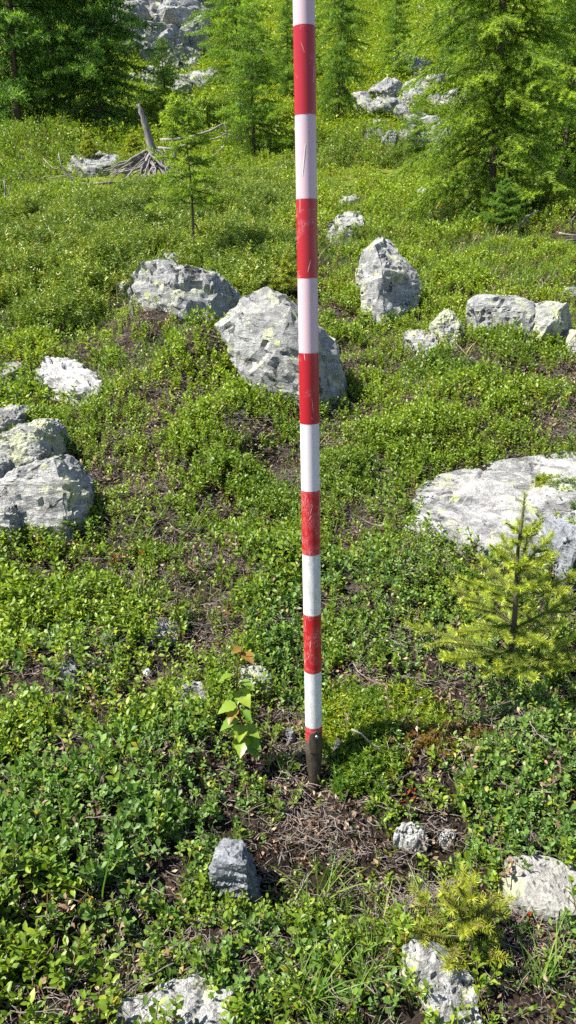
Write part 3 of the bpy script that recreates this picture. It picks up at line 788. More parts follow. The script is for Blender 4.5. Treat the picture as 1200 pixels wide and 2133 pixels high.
#--TREES--
# ------------------------------------------------------------------ conifers
def needles(pos, axis, n, length, width, spread, rnd, rng, flat=0.0):
    """n thin triangular needles at each position, fanned about the axis"""
    pos = np.repeat(pos, n, 0); axis = np.repeat(axis, n, 0); rnd = np.repeat(rnd, n)
    k = len(pos)
    d = rng.normal(size=(k, 3)); d[:, 2] *= (1 - flat)
    d -= (d * axis).sum(1)[:, None] * axis
    d /= np.linalg.norm(d, axis=1)[:, None] + 1e-6
    dirv = axis * (1 - spread) + d * spread
    dirv /= np.linalg.norm(dirv, axis=1)[:, None]
    side = np.cross(dirv, rng.normal(size=(k, 3))); side /= np.linalg.norm(side, axis=1)[:, None] + 1e-6
    L = length * rng.uniform(.7, 1.2, k)[:, None]
    a = pos - side * width / 2; b = pos + side * width / 2; c = pos + dirv * L
    V = np.stack([a, b, c], 1).reshape(-1, 3)
    F = np.arange(len(V)).reshape(-1, 3)
    r_ = np.clip(np.repeat(rnd + rng.normal(0, .10, k), 3), 0, 1)
    return V, F, r_

def larch(seed, H, Rm, nb, step=.05, tstep=.022, tuft=6, nl=.026, nw=.0022, low=.06, droop=.25, crook=.03, dead=6, lowf=.55, vary=.6, spread=.66, thick=1.0):
    rng = np.random.default_rng(seed); rnd = random.Random(seed)
    tr = MB(); br = MB()
    path = []
    ph = rnd.uniform(0, 6)
    for i in range(13):
        t_ = i / 12
        path.append(Vector((crook * H * math.sin(t_ * 5 + ph) * t_ * .6, crook * H * math.cos(t_ * 4 + ph) * t_ * .5, H * t_ - (.12 if i == 0 else 0))))
    r0 = (.011 * H + .008) * thick
    tr.tube(path, [r0 * (1 - .93 * (i / 12)) * (1.35 if i == 0 else 1) for i in range(13)], 8, .7)
    def tp(t_):
        i = min(int(t_ * 12), 11); return path[i].lerp(path[i + 1], t_ * 12 - i)
    P, A, C = [], [], []
    for b in range(nb):
        t_ = low + (.985 - low) * ((b + rnd.random()) / nb) ** .95
        prof = (1 - t_) ** .75 * (lowf + (1 - lowf) * min(1, (t_ - low * .5) / .2))
        L = Rm * prof * rnd.uniform(vary, 1.15) + .05
        az = b * 2.39996 + rnd.uniform(-.5, .5)
        el = (-.12 + .55 * t_ ** 1.5) + rnd.uniform(-.15, .18)
        hd = Vector((math.cos(az), math.sin(az), 0))
        o = tp(t_); ns = max(4, int(L / step)); pts = [o]; d = hd * math.cos(el) + Vector((0, 0, math.sin(el)))
        for k in range(ns):
            s = (k + 1) / ns
            d = (d + Vector((rnd.gauss(0, .06), rnd.gauss(0, .06), -droop * .22 * (1 - t_) * (1 - s) + droop * .30 * max(0, s - .55) + rnd.gauss(0, .03)))).normalized()
            pts.append(pts[-1] + d * (L / ns))
        rb = .0035 + .0045 * L
        br.tube(pts, [rb * (1 - .8 * k / ns) for k in range(ns + 1)], 3, rnd.uniform(.3, .8), cap=False)
        tone = rnd.uniform(-.16, .12)
        for k in range(1, ns + 1):
            s = k / ns
            dirk = (pts[k] - pts[k - 1]).normalized()
            for side in (-1, 1):
                if rnd.random() < .14: continue
                l = (.34 * L * (1.05 - s) + .05) * rnd.uniform(.5, 1.15)
                lat = dirk.cross(Vector((0, 0, 1))) * side
                dd = (lat * rnd.uniform(.5, 1) + dirk * rnd.uniform(.3, .8) + Vector((0, 0, rnd.uniform(-.55, .15)))).normalized()
                m_ = max(2, int(l / tstep)); q0 = pts[k]; cur = q0.copy()
                for j in range(m_):
                    dd = (dd + Vector((rnd.gauss(0, .07), rnd.gauss(0, .07), -.02 + .05 * (j / m_)))).normalized()
                    cur = cur + dd * (l / m_)
                    P.append(cur[:]); A.append(dd[:])
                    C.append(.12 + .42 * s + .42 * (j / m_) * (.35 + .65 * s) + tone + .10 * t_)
                br.tube([q0, q0.lerp(cur, .5) + Vector((0, 0, .01 * l)), cur], [.0022, .0016, .0008], 3, .4, cap=False)
            m_ = max(1, int(L / ns / tstep))
            for j in range(m_):
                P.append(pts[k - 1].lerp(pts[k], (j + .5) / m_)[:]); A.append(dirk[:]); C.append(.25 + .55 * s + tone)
    for b in range(dead):        # bare lower twigs
        t_ = rnd.uniform(.02, .3); o = tp(t_); az = rnd.uniform(0, 6.3); L = Rm * rnd.uniform(.3, .7)
        pts = [o]; d = Vector((math.cos(az), math.sin(az), rnd.uniform(-.3, .1))).normalized()
        for k in range(5):
            d = (d + Vector((rnd.gauss(0, .15), rnd.gauss(0, .15), rnd.gauss(-.05, .12)))).normalized(); pts.append(pts[-1] + d * L / 5)
        br.tube(pts, [.006 * (1 - .8 * k / 5) for k in range(6)], 3, 1.0, cap=False)
    P = np.array(P); A = np.array(A); C = np.array(C)
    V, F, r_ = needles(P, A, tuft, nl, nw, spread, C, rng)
    return tr.mesh('trunk'), br.mesh('branches'), mesh_of('crown', V, F, False, {'rnd': r_})

LIB = {}
def plant_tree(key, name, label, base, scale=1.0, rz=0.0, mat='larch', group=None, cat='tree', sx=1.0, lean=(0, 0)):
    tm, bm_, cm = LIB[key]
    g = gp(*base)
    o = empty(name, g - Vector((0, 0, .02)), rz)
    o.rotation_euler = (lean[0], lean[1], rz)
    o.scale = (scale * sx, scale * sx, scale)
    tag(o, label, cat, group)
    link('trunk', tm, M['bark'], o)
    link('branches', bm_, M['bark'], o)
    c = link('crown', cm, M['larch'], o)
    if mat != 'larch':
        c.material_slots[0].link = 'OBJECT'; c.material_slots[0].material = M[mat]
    return o

LIB['big'] = larch(5, 5.6, 1.08, 290, .06, .014, 6, .032, .0072, low=.03, droop=.5, dead=26, lowf=.75, vary=.45, spread=.55, thick=.5)
LIB['mid1'] = larch(15, 5.0, 1.25, 130, .075, .034, 7, .055, .0125, low=.06, thick=.6)
LIB['mid2'] = larch(25, 5.0, 1.45, 125, .075, .034, 7, .055, .0125, low=.05, crook=.05, thick=.6)
LIB['bush'] = larch(35, 1.7, .80, 75, .05, .024, 7, .04, .007, low=.04)
LIB['far'] = larch(45, 3.5, 1.0, 75, .10, .05, 7, .09, .019, low=.06, dead=2)
LIB['sapling'] = larch(55, .86, .25, 36, .035, .010, 8, .024, .0042, low=.38, crook=.06, dead=3, lowf=.8, spread=.55, thick=.55)

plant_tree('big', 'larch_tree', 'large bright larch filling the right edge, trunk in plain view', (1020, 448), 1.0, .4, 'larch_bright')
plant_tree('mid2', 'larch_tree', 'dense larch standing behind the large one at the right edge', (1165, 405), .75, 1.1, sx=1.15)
plant_tree('mid2', 'larch_tree', 'big dark larch at the far left edge', (40, 285), 1.35, 2.0, 'larch_dark_shaded', sx=1.1)
plant_tree('mid1', 'larch_tree', 'dark larch with a thin bare trunk second from the left', (212, 290), 1.05, .3, 'larch_dark_shaded')
plant_tree('mid1', 'larch_tree', 'shaded larch between the two dark ones on the left', (120, 258), 1.25, 4.0, 'larch_dark_shaded')
plant_tree('mid1', 'larch_tree', 'slim larch with a visible trunk right of the rocky outcrop', (495, 195), 1.0, 1.9)
plant_tree('bush', 'young_larch', 'bushy young larch left of the pole behind the dead branches', (528, 322), 1.15, .9)
plant_tree('mid2', 'larch_tree', 'larch just right of the pole with a dark lower trunk', (705, 270), .9, 3.2, sx=.6)
plant_tree('mid1', 'larch_tree', 'larch directly behind the pole', (600, 228), .6, 2.6, sx=.8)
plant_tree('bush', 'young_larch', 'low young larch below the rocky outcrop', (345, 240), .75, 2.2)
plant_tree('bush', 'young_larch', 'low young larch before the scree', (866, 330), .45, 4.4)
far_trees = [((822, 168), .62, 'small larch alone above the scree boulders'), ((932, 192), .5, 'small dark larch above the scree near the right larch'), ((905, 105), .28, 'low bush alone on the upper slope'),
             
             ((935, 60), .7, 'tall slope larch at the top edge near the right larch'), ((900, 20), .5, 'tiny larch at the very top right of centre'), ((790, 22), .5, 'tiny larch at the very top above the scree'),
             ((640, 150), .6, 'small larch half hidden by the pole'),
             ((985, 130), 1.0, 'slope larch glimpsed behind the right larch'), ((205, 150), 1.4, 'larch behind the dark trees at the upper left'), ((75, 140), 1.7, 'tall larch behind the dark trees in the upper left corner')]
for k, (b_, s_, lab) in enumerate(far_trees):
    plant_tree('far', 'slope_larch', lab, b_, s_, k * 1.3, 'larch_dark_shaded' if k in (1, 2, 8, 9) else 'larch')
sap = plant_tree('sapling', 'larch_sapling', 'slender larch sapling with a crooked stem above the long grey boulder', (405, 555), 1.12, .8, 'larch_bright', cat='sapling', lean=(0, -.03))

def spruce(seed, H, whorls, blen, needle, nw, top_bare=.1, up=.35, sub=5, dens=260, per=11, spread=.6):
    rng = np.random.default_rng(seed); rnd = random.Random(seed)
    tr = MB(); br = MB(); P, A, C = [], [], []
    tr.tube([(0, 0, -.03), (.004, 0, H * .4), (-.002, .002, H * .75), (0, 0, H)], [.0066 * H / .36, .005 * H / .36, .0032 * H / .36, .0014], 7, .5)
    def shoot(p0, d, L, col, curl=.0):
        n = max(3, int(L * dens)); cur = Vector(p0); pts = [cur.copy()]
        for k in range(n):
            d = (d + Vector((rnd.gauss(0, .02), rnd.gauss(0, .02), curl / n + rnd.gauss(0, .015)))).normalized()
            cur = cur + d * (L / n)
            P.append(cur[:]); A.append(d[:]); C.append(col[0] + (col[1] - col[0]) * (k / n))
            pts.append(cur.copy())
        br.tube([pts[0], pts[len(pts) // 2], pts[-1]], [.0022, .0017, .0009], 4, .5, cap=False)
        return pts
    shoot((0, 0, H * .45), Vector((.02, 0, 1)), H * .42, (.2, .5)); shoot((0, 0, H * .87), Vector((.02, 0, 1)), H * .17, (.6, .75))
    for w_ in range(whorls):
        t_ = (w_ + .6) / whorls
        z_ = H * (.12 + .74 * t_)
        L = blen * (1 - t_) ** .8 * .92 + .05 * H
        nbr = rnd.choice([5, 6, 6])
        for b in range(nbr):
            az = b * 2 * math.pi / nbr + w_ * .9 + rnd.uniform(-.25, .25)
            el = up * (.2 + t_) + rnd.uniform(-.12, .15)
            d = Vector((math.cos(az) * math.cos(el), math.sin(az) * math.cos(el), math.sin(el)))
            Lb = L * rnd.uniform(.7, 1.1)
            pts = shoot((0, 0, z_ + rnd.uniform(-.015, .015)), d, Lb, (.12 + .2 * t_, .9), curl=.12)
            for s in range(sub):
                f_ = (s + 1) / (sub + 1)
                if Lb * (1 - f_) < .02: continue
                i = int(f_ * (len(pts) - 1)); dl = (pts[i] - pts[i - 1]).normalized()
                for sd in (-1, 1):
                    lat = dl.cross(Vector((0, 0, 1))).normalized() * sd
                    ls = Lb * (1 - f_) * rnd.uniform(.4, .65)
                    p2 = shoot(pts[i], (dl * .75 + lat * .8 + Vector((0, 0, rnd.uniform(-.25, .12)))).normalized(), ls, (.3 + .2 * t_, 1.0), curl=.05)
                    if ls > .09:
                        i2 = len(p2) // 2; d2 = (p2[i2] - p2[i2 - 1]).normalized()
                        for s2 in (-1, 1):
                            shoot(p2[i2], (d2 * .8 + d2.cross(Vector((0, 0, 1))).normalized() * s2 * .7 + Vector((0, 0, -.1))).normalized(), ls * .45, (.35, .95))
    P = np.array(P); A = np.array(A); C = np.array(C)
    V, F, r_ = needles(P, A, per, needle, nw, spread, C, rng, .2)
    return tr.mesh('trunk'), br.mesh('branches'), mesh_of('foliage', V, F, False, {'rnd': r_})

def plant_spruce(parts, label, base, rz, mat, scale=1.0, lean=(0, 0), name='young_spruce'):
    o = empty(name, gp(*base), rz); o.rotation_euler = (lean[0], lean[1], rz)
    o.scale = (scale,) * 3
    tag(o, label, 'sapling')
    link('trunk', parts[0], M['bark'], o); link('branches', parts[1], M['stem'], o); link('foliage', parts[2], M[mat], o)
    return o
plant_spruce(spruce(3, .37, 5, .225, .0108, .0012, up=.55, sub=3, dens=340, per=17, spread=.6), 'bright yellow-green young spruce in front of the pale slab', (1055, 1430), .5, 'spruce')
plant_spruce(spruce(9, .115, 3, .095, .0095, .0012, up=.8, sub=2, dens=340, per=16), 'small yellow spruce seedling beside the tilted rock in the foreground', (950, 1985), 1.2, 'spruce_yellow', 1.1, lean=(.12, -.08))
plant_spruce(spruce(19, .30, 5, .16, .022, .004, sub=3, dens=120), 'tiny yellow spruce beside the pole in the middle distance', (600, 618), .2, 'spruce_yellow', .8)
plant_spruce(spruce(29, .62, 7, .34, .024, .005, sub=4, dens=110), 'dark bushy shape standing in for the shaded lower branches of the large right larch', (1045, 488), .2, 'larch_dark_shaded', .72, name='spruce_bush')  # added shape with dark needles, stands in for the larch's shaded low branches
plant_spruce(spruce(39, .35, 5, .2, .03, .006, sub=3, dens=90), 'yellowish conifer seedling between the pale rock and the dark larches', (185, 345), .2, 'spruce_yellow', 1.2)
plant_spruce(spruce(49, .35, 5, .2, .03, .006, sub=3, dens=90), 'yellowish conifer seedling left of the dead stump', (278, 335), 1.2, 'spruce_yellow', 1.1)

#--BIRCH--
# ------------------------------------------------------------------ birch seedling
def birch_leaf(size, seed, fold=.35, curl=.3):
    rnd = random.Random(seed); n = 9
    v, f = [], []
    for i in range(n + 1):
        t_ = i / n
        wv = .40 * math.sin(math.pi * min(1, t_ ** .62)) * (1 - .35 * t_) + (.02 if i not in (0, n) else 0)
        if 0 < i < n: wv *= 1 + (.10 if i % 2 else -.06) + rnd.uniform(-.04, .04)
        y_ = t_; z_ = -curl * t_ * t_ * .5
        for s in (-1, -.5, 0, .5, 1):
            v.append((s * wv * size * math.cos(fold), y_ * size, (z_ + abs(s) * wv * math.sin(fold) + rnd.uniform(-.008, .008)) * size))
    for i in range(n):
        for j in range(4):
            a = i * 5 + j; f.append((a, a + 1, a + 6, a + 5))
    return mesh_of('leaf', v, f, True, {'rnd': [rnd.uniform(.2, .9)] * len(v)})
g = gp(512, 1580)
birch = empty('birch_seedling', g); tag(birch, 'birch seedling with large toothed leaves and reddish stem beside the pole', 'seedling')
d0 = g.y
stem_px = [(512, 1575, 0), (510, 1530, -.004), (500, 1490, -.012), (493, 1445, -.02), (494, 1400, -.028), (502, 1360, -.034), (507, 1335, -.038)]
sp = [at(a, b, d0 + c) - g for a, b, c in stem_px]
sm = MB(); sm.tube([sp[0] - Vector((0, 0, .03))] + sp, [.0022, .0021, .0019, .0017, .0015, .0012, .0009, .0005], 6, .6)
link('stem', sm.mesh('stem'), M['red_stem'], birch)
leaves = [(492, 1403, 450, 1398, .031, 0), (503, 1348, 485, 1350, .020, 1), (504, 1355, 538, 1388, .028, 1), (500, 1362, 513, 1345, .012, 1), (496, 1420, 534, 1418, .026, 0), (494, 1432, 525, 1470, .036, 0), (494, 1436, 497, 1472, .024, 0),
          (496, 1462, 452, 1480, .033, 0), (497, 1472, 470, 1512, .030, 1), (500, 1495, 452, 1522, .034, 0), (502, 1505, 500, 1545, .035, 0), (505, 1510, 541, 1530, .033, 0), (508, 1528, 500, 1582, .036, 0),
          (509, 1530, 545, 1555, .034, 0), (510, 1545, 555, 1590, .034, 0), (506, 1515, 478, 1530, .028, 0), (500, 1480, 520, 1492, .028, 0)]
for k, (ax, ay, bx, by, s_, br_) in enumerate(leaves):
    a_ = at(ax, ay, d0 - .02); b_ = at(bx, by, d0 - .02 - .022 * random.random())
    d = (b_ - a_); dz_ = d.z; d.y -= abs(dz_) * .9 + .004; d.z = dz_ * .45
    lm = birch_leaf(s_ * 1.05, k, random.uniform(.1, .45), random.uniform(.1, .5))
    o = link('leaf', lm, M['birch_brown'] if br_ else M['birch'], birch)
    if br_: o['label'] = 'bronze-brown leaf'
    yv = d.normalized(); up = (Vector((-.25, -.25, 1)) + Vector((random.gauss(0, .3), random.gauss(0, .3), 0))); xv = yv.cross(up).normalized(); zv = xv.cross(yv)
    mt = Matrix((xv, yv, zv)).transposed().to_4x4(); st = a_ + d * .12 - g
    mt.translation = st
    o.matrix_local = mt
    pm = MB(); c0 = min(sp, key=lambda q_: (q_ - (a_ - g)).length); pm.tube([c0, st], [.0008, .0006], 4, .6)
    link('leaf_stalk', pm.mesh('leaf_stalk'), M['red_stem'], birch)

#--DEADWOOD--
# ------------------------------------------------------------------ dead stump and fallen branches
g = gp(318, 385); d0 = g.y
stump = empty('dead_stump', g); tag(stump, 'grey dead stump with splayed bare roots on the shrub mat', 'stump')
def px_tube(mb, pts, radii, n=6, r=.6, org=g):
    mb.tube([at(a, b, d0 + c) - org for a, b, c in pts], radii, n, r)
sm = MB()
px_tube(sm, [(324, 348, 0), (318, 318, 0), (315, 305, 0), (309, 285, 0), (305, 268, 0), (300, 252, -.02), (298, 243, -.02), (293, 232, -.02), (292, 226, -.03), (288, 222, -.03), (284, 218, -.05)], [.062, .058, .047, .049, .038, .040, .030, .034, .024, .020, .006], 7)
px_tube(sm, [(292, 228, 0), (289, 221, 0), (290, 215, .02)], [.022, .014, .004], 5)
px_tube(sm, [(296, 235, 0), (302, 243, 0), (309, 250, 0)], [.02, .014, .006])
link('trunk', sm.mesh('trunk'), M['dead_wood'], stump)
rnd = random.Random(4)
for k in range(58):
    f_ = k / 57
    ex = 222 + f_ * 160 + rnd.uniform(-14, 14); ey = 385 - abs(f_ - .55) * 26 + rnd.uniform(-24, 10); dd = -.55 * math.sin(f_ * 3.1) * rnd.uniform(.3, 1.2) + rnd.uniform(-.1, .3)
    sx, sy = 316 + rnd.uniform(-6, 8), 306 + rnd.uniform(0, 44)
    pts = []
    for i in range(6):
        t_ = i / 5; sag = t_ ** 1.4 if f_ < .35 else t_
        pts.append((sx + (ex - sx) * t_ + rnd.uniform(-5, 5) * (i > 0), sy + (ey - sy) * (t_ ** .8 if f_ < .4 else t_) + rnd.uniform(-4, 4) * (i > 0), dd * t_))
    rm = MB(); r0 = rnd.uniform(.008, .024)
    px_tube(rm, pts, [r0 * (1 - .75 * i / 5) for i in range(6)], 5, rnd.uniform(.4, 1))
    link('root', rm.mesh('root'), M['dead_wood'], stump)

def branch_thing(label, base, lines, name='dead_branch'):
    global d0
    g_ = gp(*base); d0 = g_.y
    mb = MB()
    for ln in lines:
        pts, r0, r1 = ln
        n_ = len(pts); px_tube(mb, pts, [r0 + (r1 - r0) * i / (n_ - 1) for i in range(n_)], 5, random.uniform(.6, 1), g_)
    o = link(name, mb.mesh(name), M['dead_wood'], None, g_); tag(o, label, 'branch'); return o
branch_thing('long pale fallen branch arching right of the dead stump', (400, 340),
    [([(335, 292, .1), (362, 291, 0), (400, 285, -.05), (440, 272, -.1), (465, 258, -.1)], .026, .014), ([(465, 258, -.1), (472, 268, -.1), (473, 281, -.1), (466, 305, -.12), (446, 325, -.1)], .012, .008),
     ([(330, 308, .1), (365, 311, 0), (390, 300, -.1), (425, 294, -.1), (455, 287, -.1), (482, 272, -.1)], .02, .006), ([(448, 274, -.1), (478, 282, 0), (515, 289, .1)], .008, .004)])
branch_thing('dark broken twig standing up beside the fallen branch', (362, 350), [([(353, 270, 0), (359, 290, 0), (364, 322, 0), (366, 358, 0)], .010, .03), ([(338, 306, 0), (350, 325, 0), (352, 350, 0)], .006, .012)])
branch_thing('short pale dead branches lying right of the larch sapling', (450, 372), [([(424, 356, 0), (455, 360, 0), (495, 342, .1)], .018, .006), ([(400, 338, 0), (440, 346, 0), (462, 360, .1), (497, 350, .1)], .016, .007), ([(424, 374, 0), (440, 364, 0), (470, 352, 0)], .012, .005)])
branch_thing('tangle of bare grey twigs before the pale rock at the left', (140, 388), [([(120, 378, 0), (150, 380, 0), (190, 384, -.1), (240, 380, 0)], .006, .02), ([(122, 320, 0), (128, 345, 0), (148, 372, 0), (160, 384, 0)], .008, .014),
     ([(150, 325, .1), (160, 345, 0), (175, 362, 0)], .01, .006), ([(100, 372, 0), (140, 365, 0), (180, 380, 0)], .006, .008), ([(90, 330, .1), (110, 350, 0), (150, 360, 0)], .005, .008)])
branch_thing('grey dead twigs at the left frame edge above the juniper', (20, 435), [([(0, 432, 0), (10, 415, 0), (12, 395, 0), (8, 375, 0)], .014, .006), ([(2, 436, 0), (30, 425, 0), (70, 408, 0), (92, 400, 0)], .012, .005), ([(5, 425, 0), (18, 405, 0), (22, 385, 0)], .008, .004)])
branch_thing('pale dead branch lying right of the dark bushy shape under the large larch', (1080, 492), [([(1060, 490, 0), (1080, 468, 0), (1100, 450, 0), (1122, 438, 0)], .016, .006), ([(1080, 470, 0), (1098, 466, 0), (1104, 458, 0)], .006, .003)])
branch_thing('bleached twigs at the right frame edge below the larch', (1180, 515), [([(1164, 486, 0), (1185, 490, 0), (1215, 492, 0)], .010, .006), ([(1172, 512, 0), (1180, 500, 0), (1210, 498, 0)], .007, .005), ([(1195, 480, 0), (1190, 460, 0), (1198, 450, 0)], .006, .003)])
branch_thing('pale thin twig lying on the moss right of the pole', (790, 1590), [([(732, 1519, -.01), (752, 1528, -.01), (775, 1552, -.005), (800, 1570, 0), (838, 1577, 0)], .0017, .0010), ([(775, 1552, 0), (792, 1556, 0), (806, 1562, 0)], .001, .0006)])

#--COVER--
# ------------------------------------------------------------------ ground cover
def leaf_geo(L, W, shape, fold, curl):
    """8-triangle leaf along +Y; shape: where it is widest"""
    rows = [(0.0, .0), (.30, .80 if shape < .5 else .55), (.66, .92 if shape >= .5 else .78), (1.0, .0)]
    v = []; f = []
    for i, (t_, w_) in enumerate(rows):
        z_ = -curl * t_ * t_
        if i in (0, 3): v.append((0, t_ * L, z_ * L))
        else: v += [(-w_ * W / 2, t_ * L, z_ * L + fold * w_ * W / 2), (0, t_ * L, z_ * L), (w_ * W / 2, t_ * L, z_ * L + fold * w_ * W / 2)]
    f = [(0, 2, 1), (0, 3, 2), (1, 2, 5, 4), (2, 3, 6, 5), (4, 5, 7), (5, 6, 7)]
    return v, f

def sprig(seed, H, n, L, W, shape, lean=.25, stems=1):
    rnd = random.Random(seed); lv = MB(); wd = MB()
    for s in range(stems):
        az0 = rnd.uniform(0, 6.3); d = Vector((math.cos(az0) * lean, math.sin(az0) * lean, 1)).normalized()
        h = H * rnd.uniform(.75, 1.1); pts = [Vector((0, 0, -.015))]
        for k in range(4):
            d = (d + Vector((rnd.gauss(0, .16), rnd.gauss(0, .16), .05))).normalized(); pts.append(pts[-1] + d * (h / 4))
        wd.tube(pts, [.0010, .0009, .0008, .0006, .0004], 3, rnd.random(), cap=False)
        for k in range(n):
            t_ = .25 + .75 * (k + .5) / n; i = min(int(t_ * 4), 3); p_ = pts[i].lerp(pts[i + 1], t_ * 4 - i)
            az = k * 2.4 + rnd.uniform(-.4, .4); el = rnd.uniform(-.1, .75) + .35 * t_
            if k >= n - 2: el += .4
            y_ = Vector((math.cos(az) * math.cos(el), math.sin(az) * math.cos(el), math.sin(el)))
            up = (Vector((0, 0, 1)) + Vector((rnd.gauss(0, .3), rnd.gauss(0, .3), 0))); x_ = y_.cross(up).normalized(); z_ = x_.cross(y_)
            sc = rnd.uniform(.65, 1.15)
            v, f = leaf_geo(L * sc, W * sc, shape, rnd.uniform(.1, .55), rnd.uniform(-.05, .35))
            v = [p_ + x_ * a + y_ * (b + .001) + z_ * c for a, b, c in v]
            lv.add(v, f, rnd.random())
    return lv, wd

TCOL = bpy.data.collections.new('templates')      # never linked to the scene: only instanced
def template_set(name, items):
    """items: (MB leaves, MB wood or None, leaf material, wood material)"""
    c = bpy.data.collections.new(name)
    for k, (lv, wd, ml, mw) in enumerate(items):
        nv = len(lv.v); v = lv.v + (wd.v if wd else []); f = list(lv.f); r_ = lv.r + (wd.r if wd else [])
        nf = len(f)
        if wd: f += [tuple(i + nv for i in q_) for q_ in wd.f]
        me = mesh_of('%s_%02d' % (name, k), v, f, True, {'rnd': r_})
        me.materials.append(M[ml])
        if wd:
            me.materials.append(M[mw])
            mi = np.zeros(len(f), dtype=np.int32); mi[nf:] = 1
            me.polygons.foreach_set('material_index', mi)
        c.objects.link(bpy.data.objects.new('%s_%02d' % (name, k), me))
    return c

def scatter(name, label, cat, coll, n_t, pts, rots, scl, tint, idx=None):
    pts = np.asarray(pts, dtype=np.float32); k = len(pts)
    me = bpy.data.meshes.new(name)
    me.vertices.add(k); me.vertices.foreach_set('co', pts.ravel())
    a = me.attributes.new('rot', 'FLOAT_VECTOR', 'POINT'); a.data.foreach_set('vector', np.asarray(rots, dtype=np.float32).ravel())
    a = me.attributes.new('scl', 'FLOAT', 'POINT'); a.data.foreach_set('value', np.asarray(scl, dtype=np.float32))
    a = me.attributes.new('tint', 'FLOAT', 'POINT'); a.data.foreach_set('value', np.asarray(np.clip(tint, 0, 1), dtype=np.float32))
    a = me.attributes.new('idx', 'INT', 'POINT'); a.data.foreach_set('value', np.asarray(idx if idx is not None else RNG.integers(0, n_t, k), dtype=np.int32))
    o = link(name, me)
    ng = bpy.data.node_groups.new(name, 'GeometryNodeTree')
    ng.interface.new_socket('Geometry', in_out='INPUT', socket_type='NodeSocketGeometry')
    ng.interface.new_socket('Geometry', in_out='OUTPUT', socket_type='NodeSocketGeometry')
    gi = ng.nodes.new('NodeGroupInput'); go = ng.nodes.new('NodeGroupOutput')
    ci = ng.nodes.new('GeometryNodeCollectionInfo'); ci.inputs['Collection'].default_value = coll
    ci.inputs['Separate Children'].default_value = True; ci.inputs['Reset Children'].default_value = True
    ip = ng.nodes.new('GeometryNodeInstanceOnPoints'); ip.inputs['Pick Instance'].default_value = True
    def na(nm, typ):
        n = ng.nodes.new('GeometryNodeInputNamedAttribute'); n.data_type = typ; n.inputs['Name'].default_value = nm; return n.outputs['Attribute']
    ng.links.new(gi.outputs[0], ip.inputs['Points']); ng.links.new(ci.outputs[0], ip.inputs['Instance'])
    ng.links.new(na('idx', 'INT'), ip.inputs['Instance Index'])
    e2r = ng.nodes.new('FunctionNodeEulerToRotation'); ng.links.new(na('rot', 'FLOAT_VECTOR'), e2r.inputs[0]); ng.links.new(e2r.outputs[0], ip.inputs['Rotation'])
    ng.links.new(na('scl', 'FLOAT'), ip.inputs['Scale'])
    ng.links.new(ip.outputs[0], go.inputs[0])
    md = o.modifiers.new('scatter', 'NODES'); md.node_group = ng
    tag(o, label, cat, kind='stuff')
    return o

def in_rocks(x, y):
    m_ = np.zeros(len(x), bool)
    for H in FOOT:
        lo, hi = H.min(0), H.max(0)
        c = (x > lo[0]) & (x < hi[0]) & (y > lo[1]) & (y < hi[1])
        if not c.any(): continue
        i = np.where(c)[0]; ins = np.ones(len(i), bool)
        for a, b in zip(H, np.roll(H, -1, 0)):
            ins &= (b[0] - a[0]) * (y[i] - a[1]) - (b[1] - a[1]) * (x[i] - a[0]) >= 0
        m_[i[ins]] = True
    return m_

def blobs(lst): return [blob(*q_[:4], bumps=True) + ((q_[4] if len(q_) > 4 else 1.0),) for q_ in lst]
def field(x, y, bl, soft=.35):
    """0..1 cover of soft-edged ground patches, their outline broken by noise"""
    out = np.zeros(len(x))
    wob = .30 * fbm2(x * 9, y * 9, 77, 3)
    for bx, by, rx, ry, s in bl:
        q_ = np.sqrt(((x - bx) / rx) ** 2 + ((y - by) / ry) ** 2) + wob
        out = np.maximum(out, s * np.clip((1 + soft - q_) / (2 * soft), 0, 1))
    return out

def sample(n, y0, y1, half=.50, pad=.35, power=1.0):
    """random ground points, number per area falling with distance when power > 0"""
    u = RNG.random(n)
    if power == 0:
        A, B = y0, y1
        a, b = half, pad                      # area-uniform
        F0, F1 = a * A * A / 2 + b * A, a * B * B / 2 + b * B
        y = (-b + np.sqrt(b * b + 2 * a * (F0 + u * (F1 - F0)))) / a
    elif power == 1: y = y0 + u * (y1 - y0)
    else: y = np.exp(np.log(y0) + u * (np.log(y1) - np.log(y0)))
    x = (RNG.random(n) * 2 - 1) * (half * y + pad)
    return x, y

def lay(x, y, lift=0.0, tilt=.25):
    z = height(x, y) + lift
    rot = np.stack([RNG.normal(0, tilt, len(x)), RNG.normal(0, tilt, len(x)), RNG.random(len(x)) * 6.283], 1)
    return np.stack([x, y, z], 1), rot

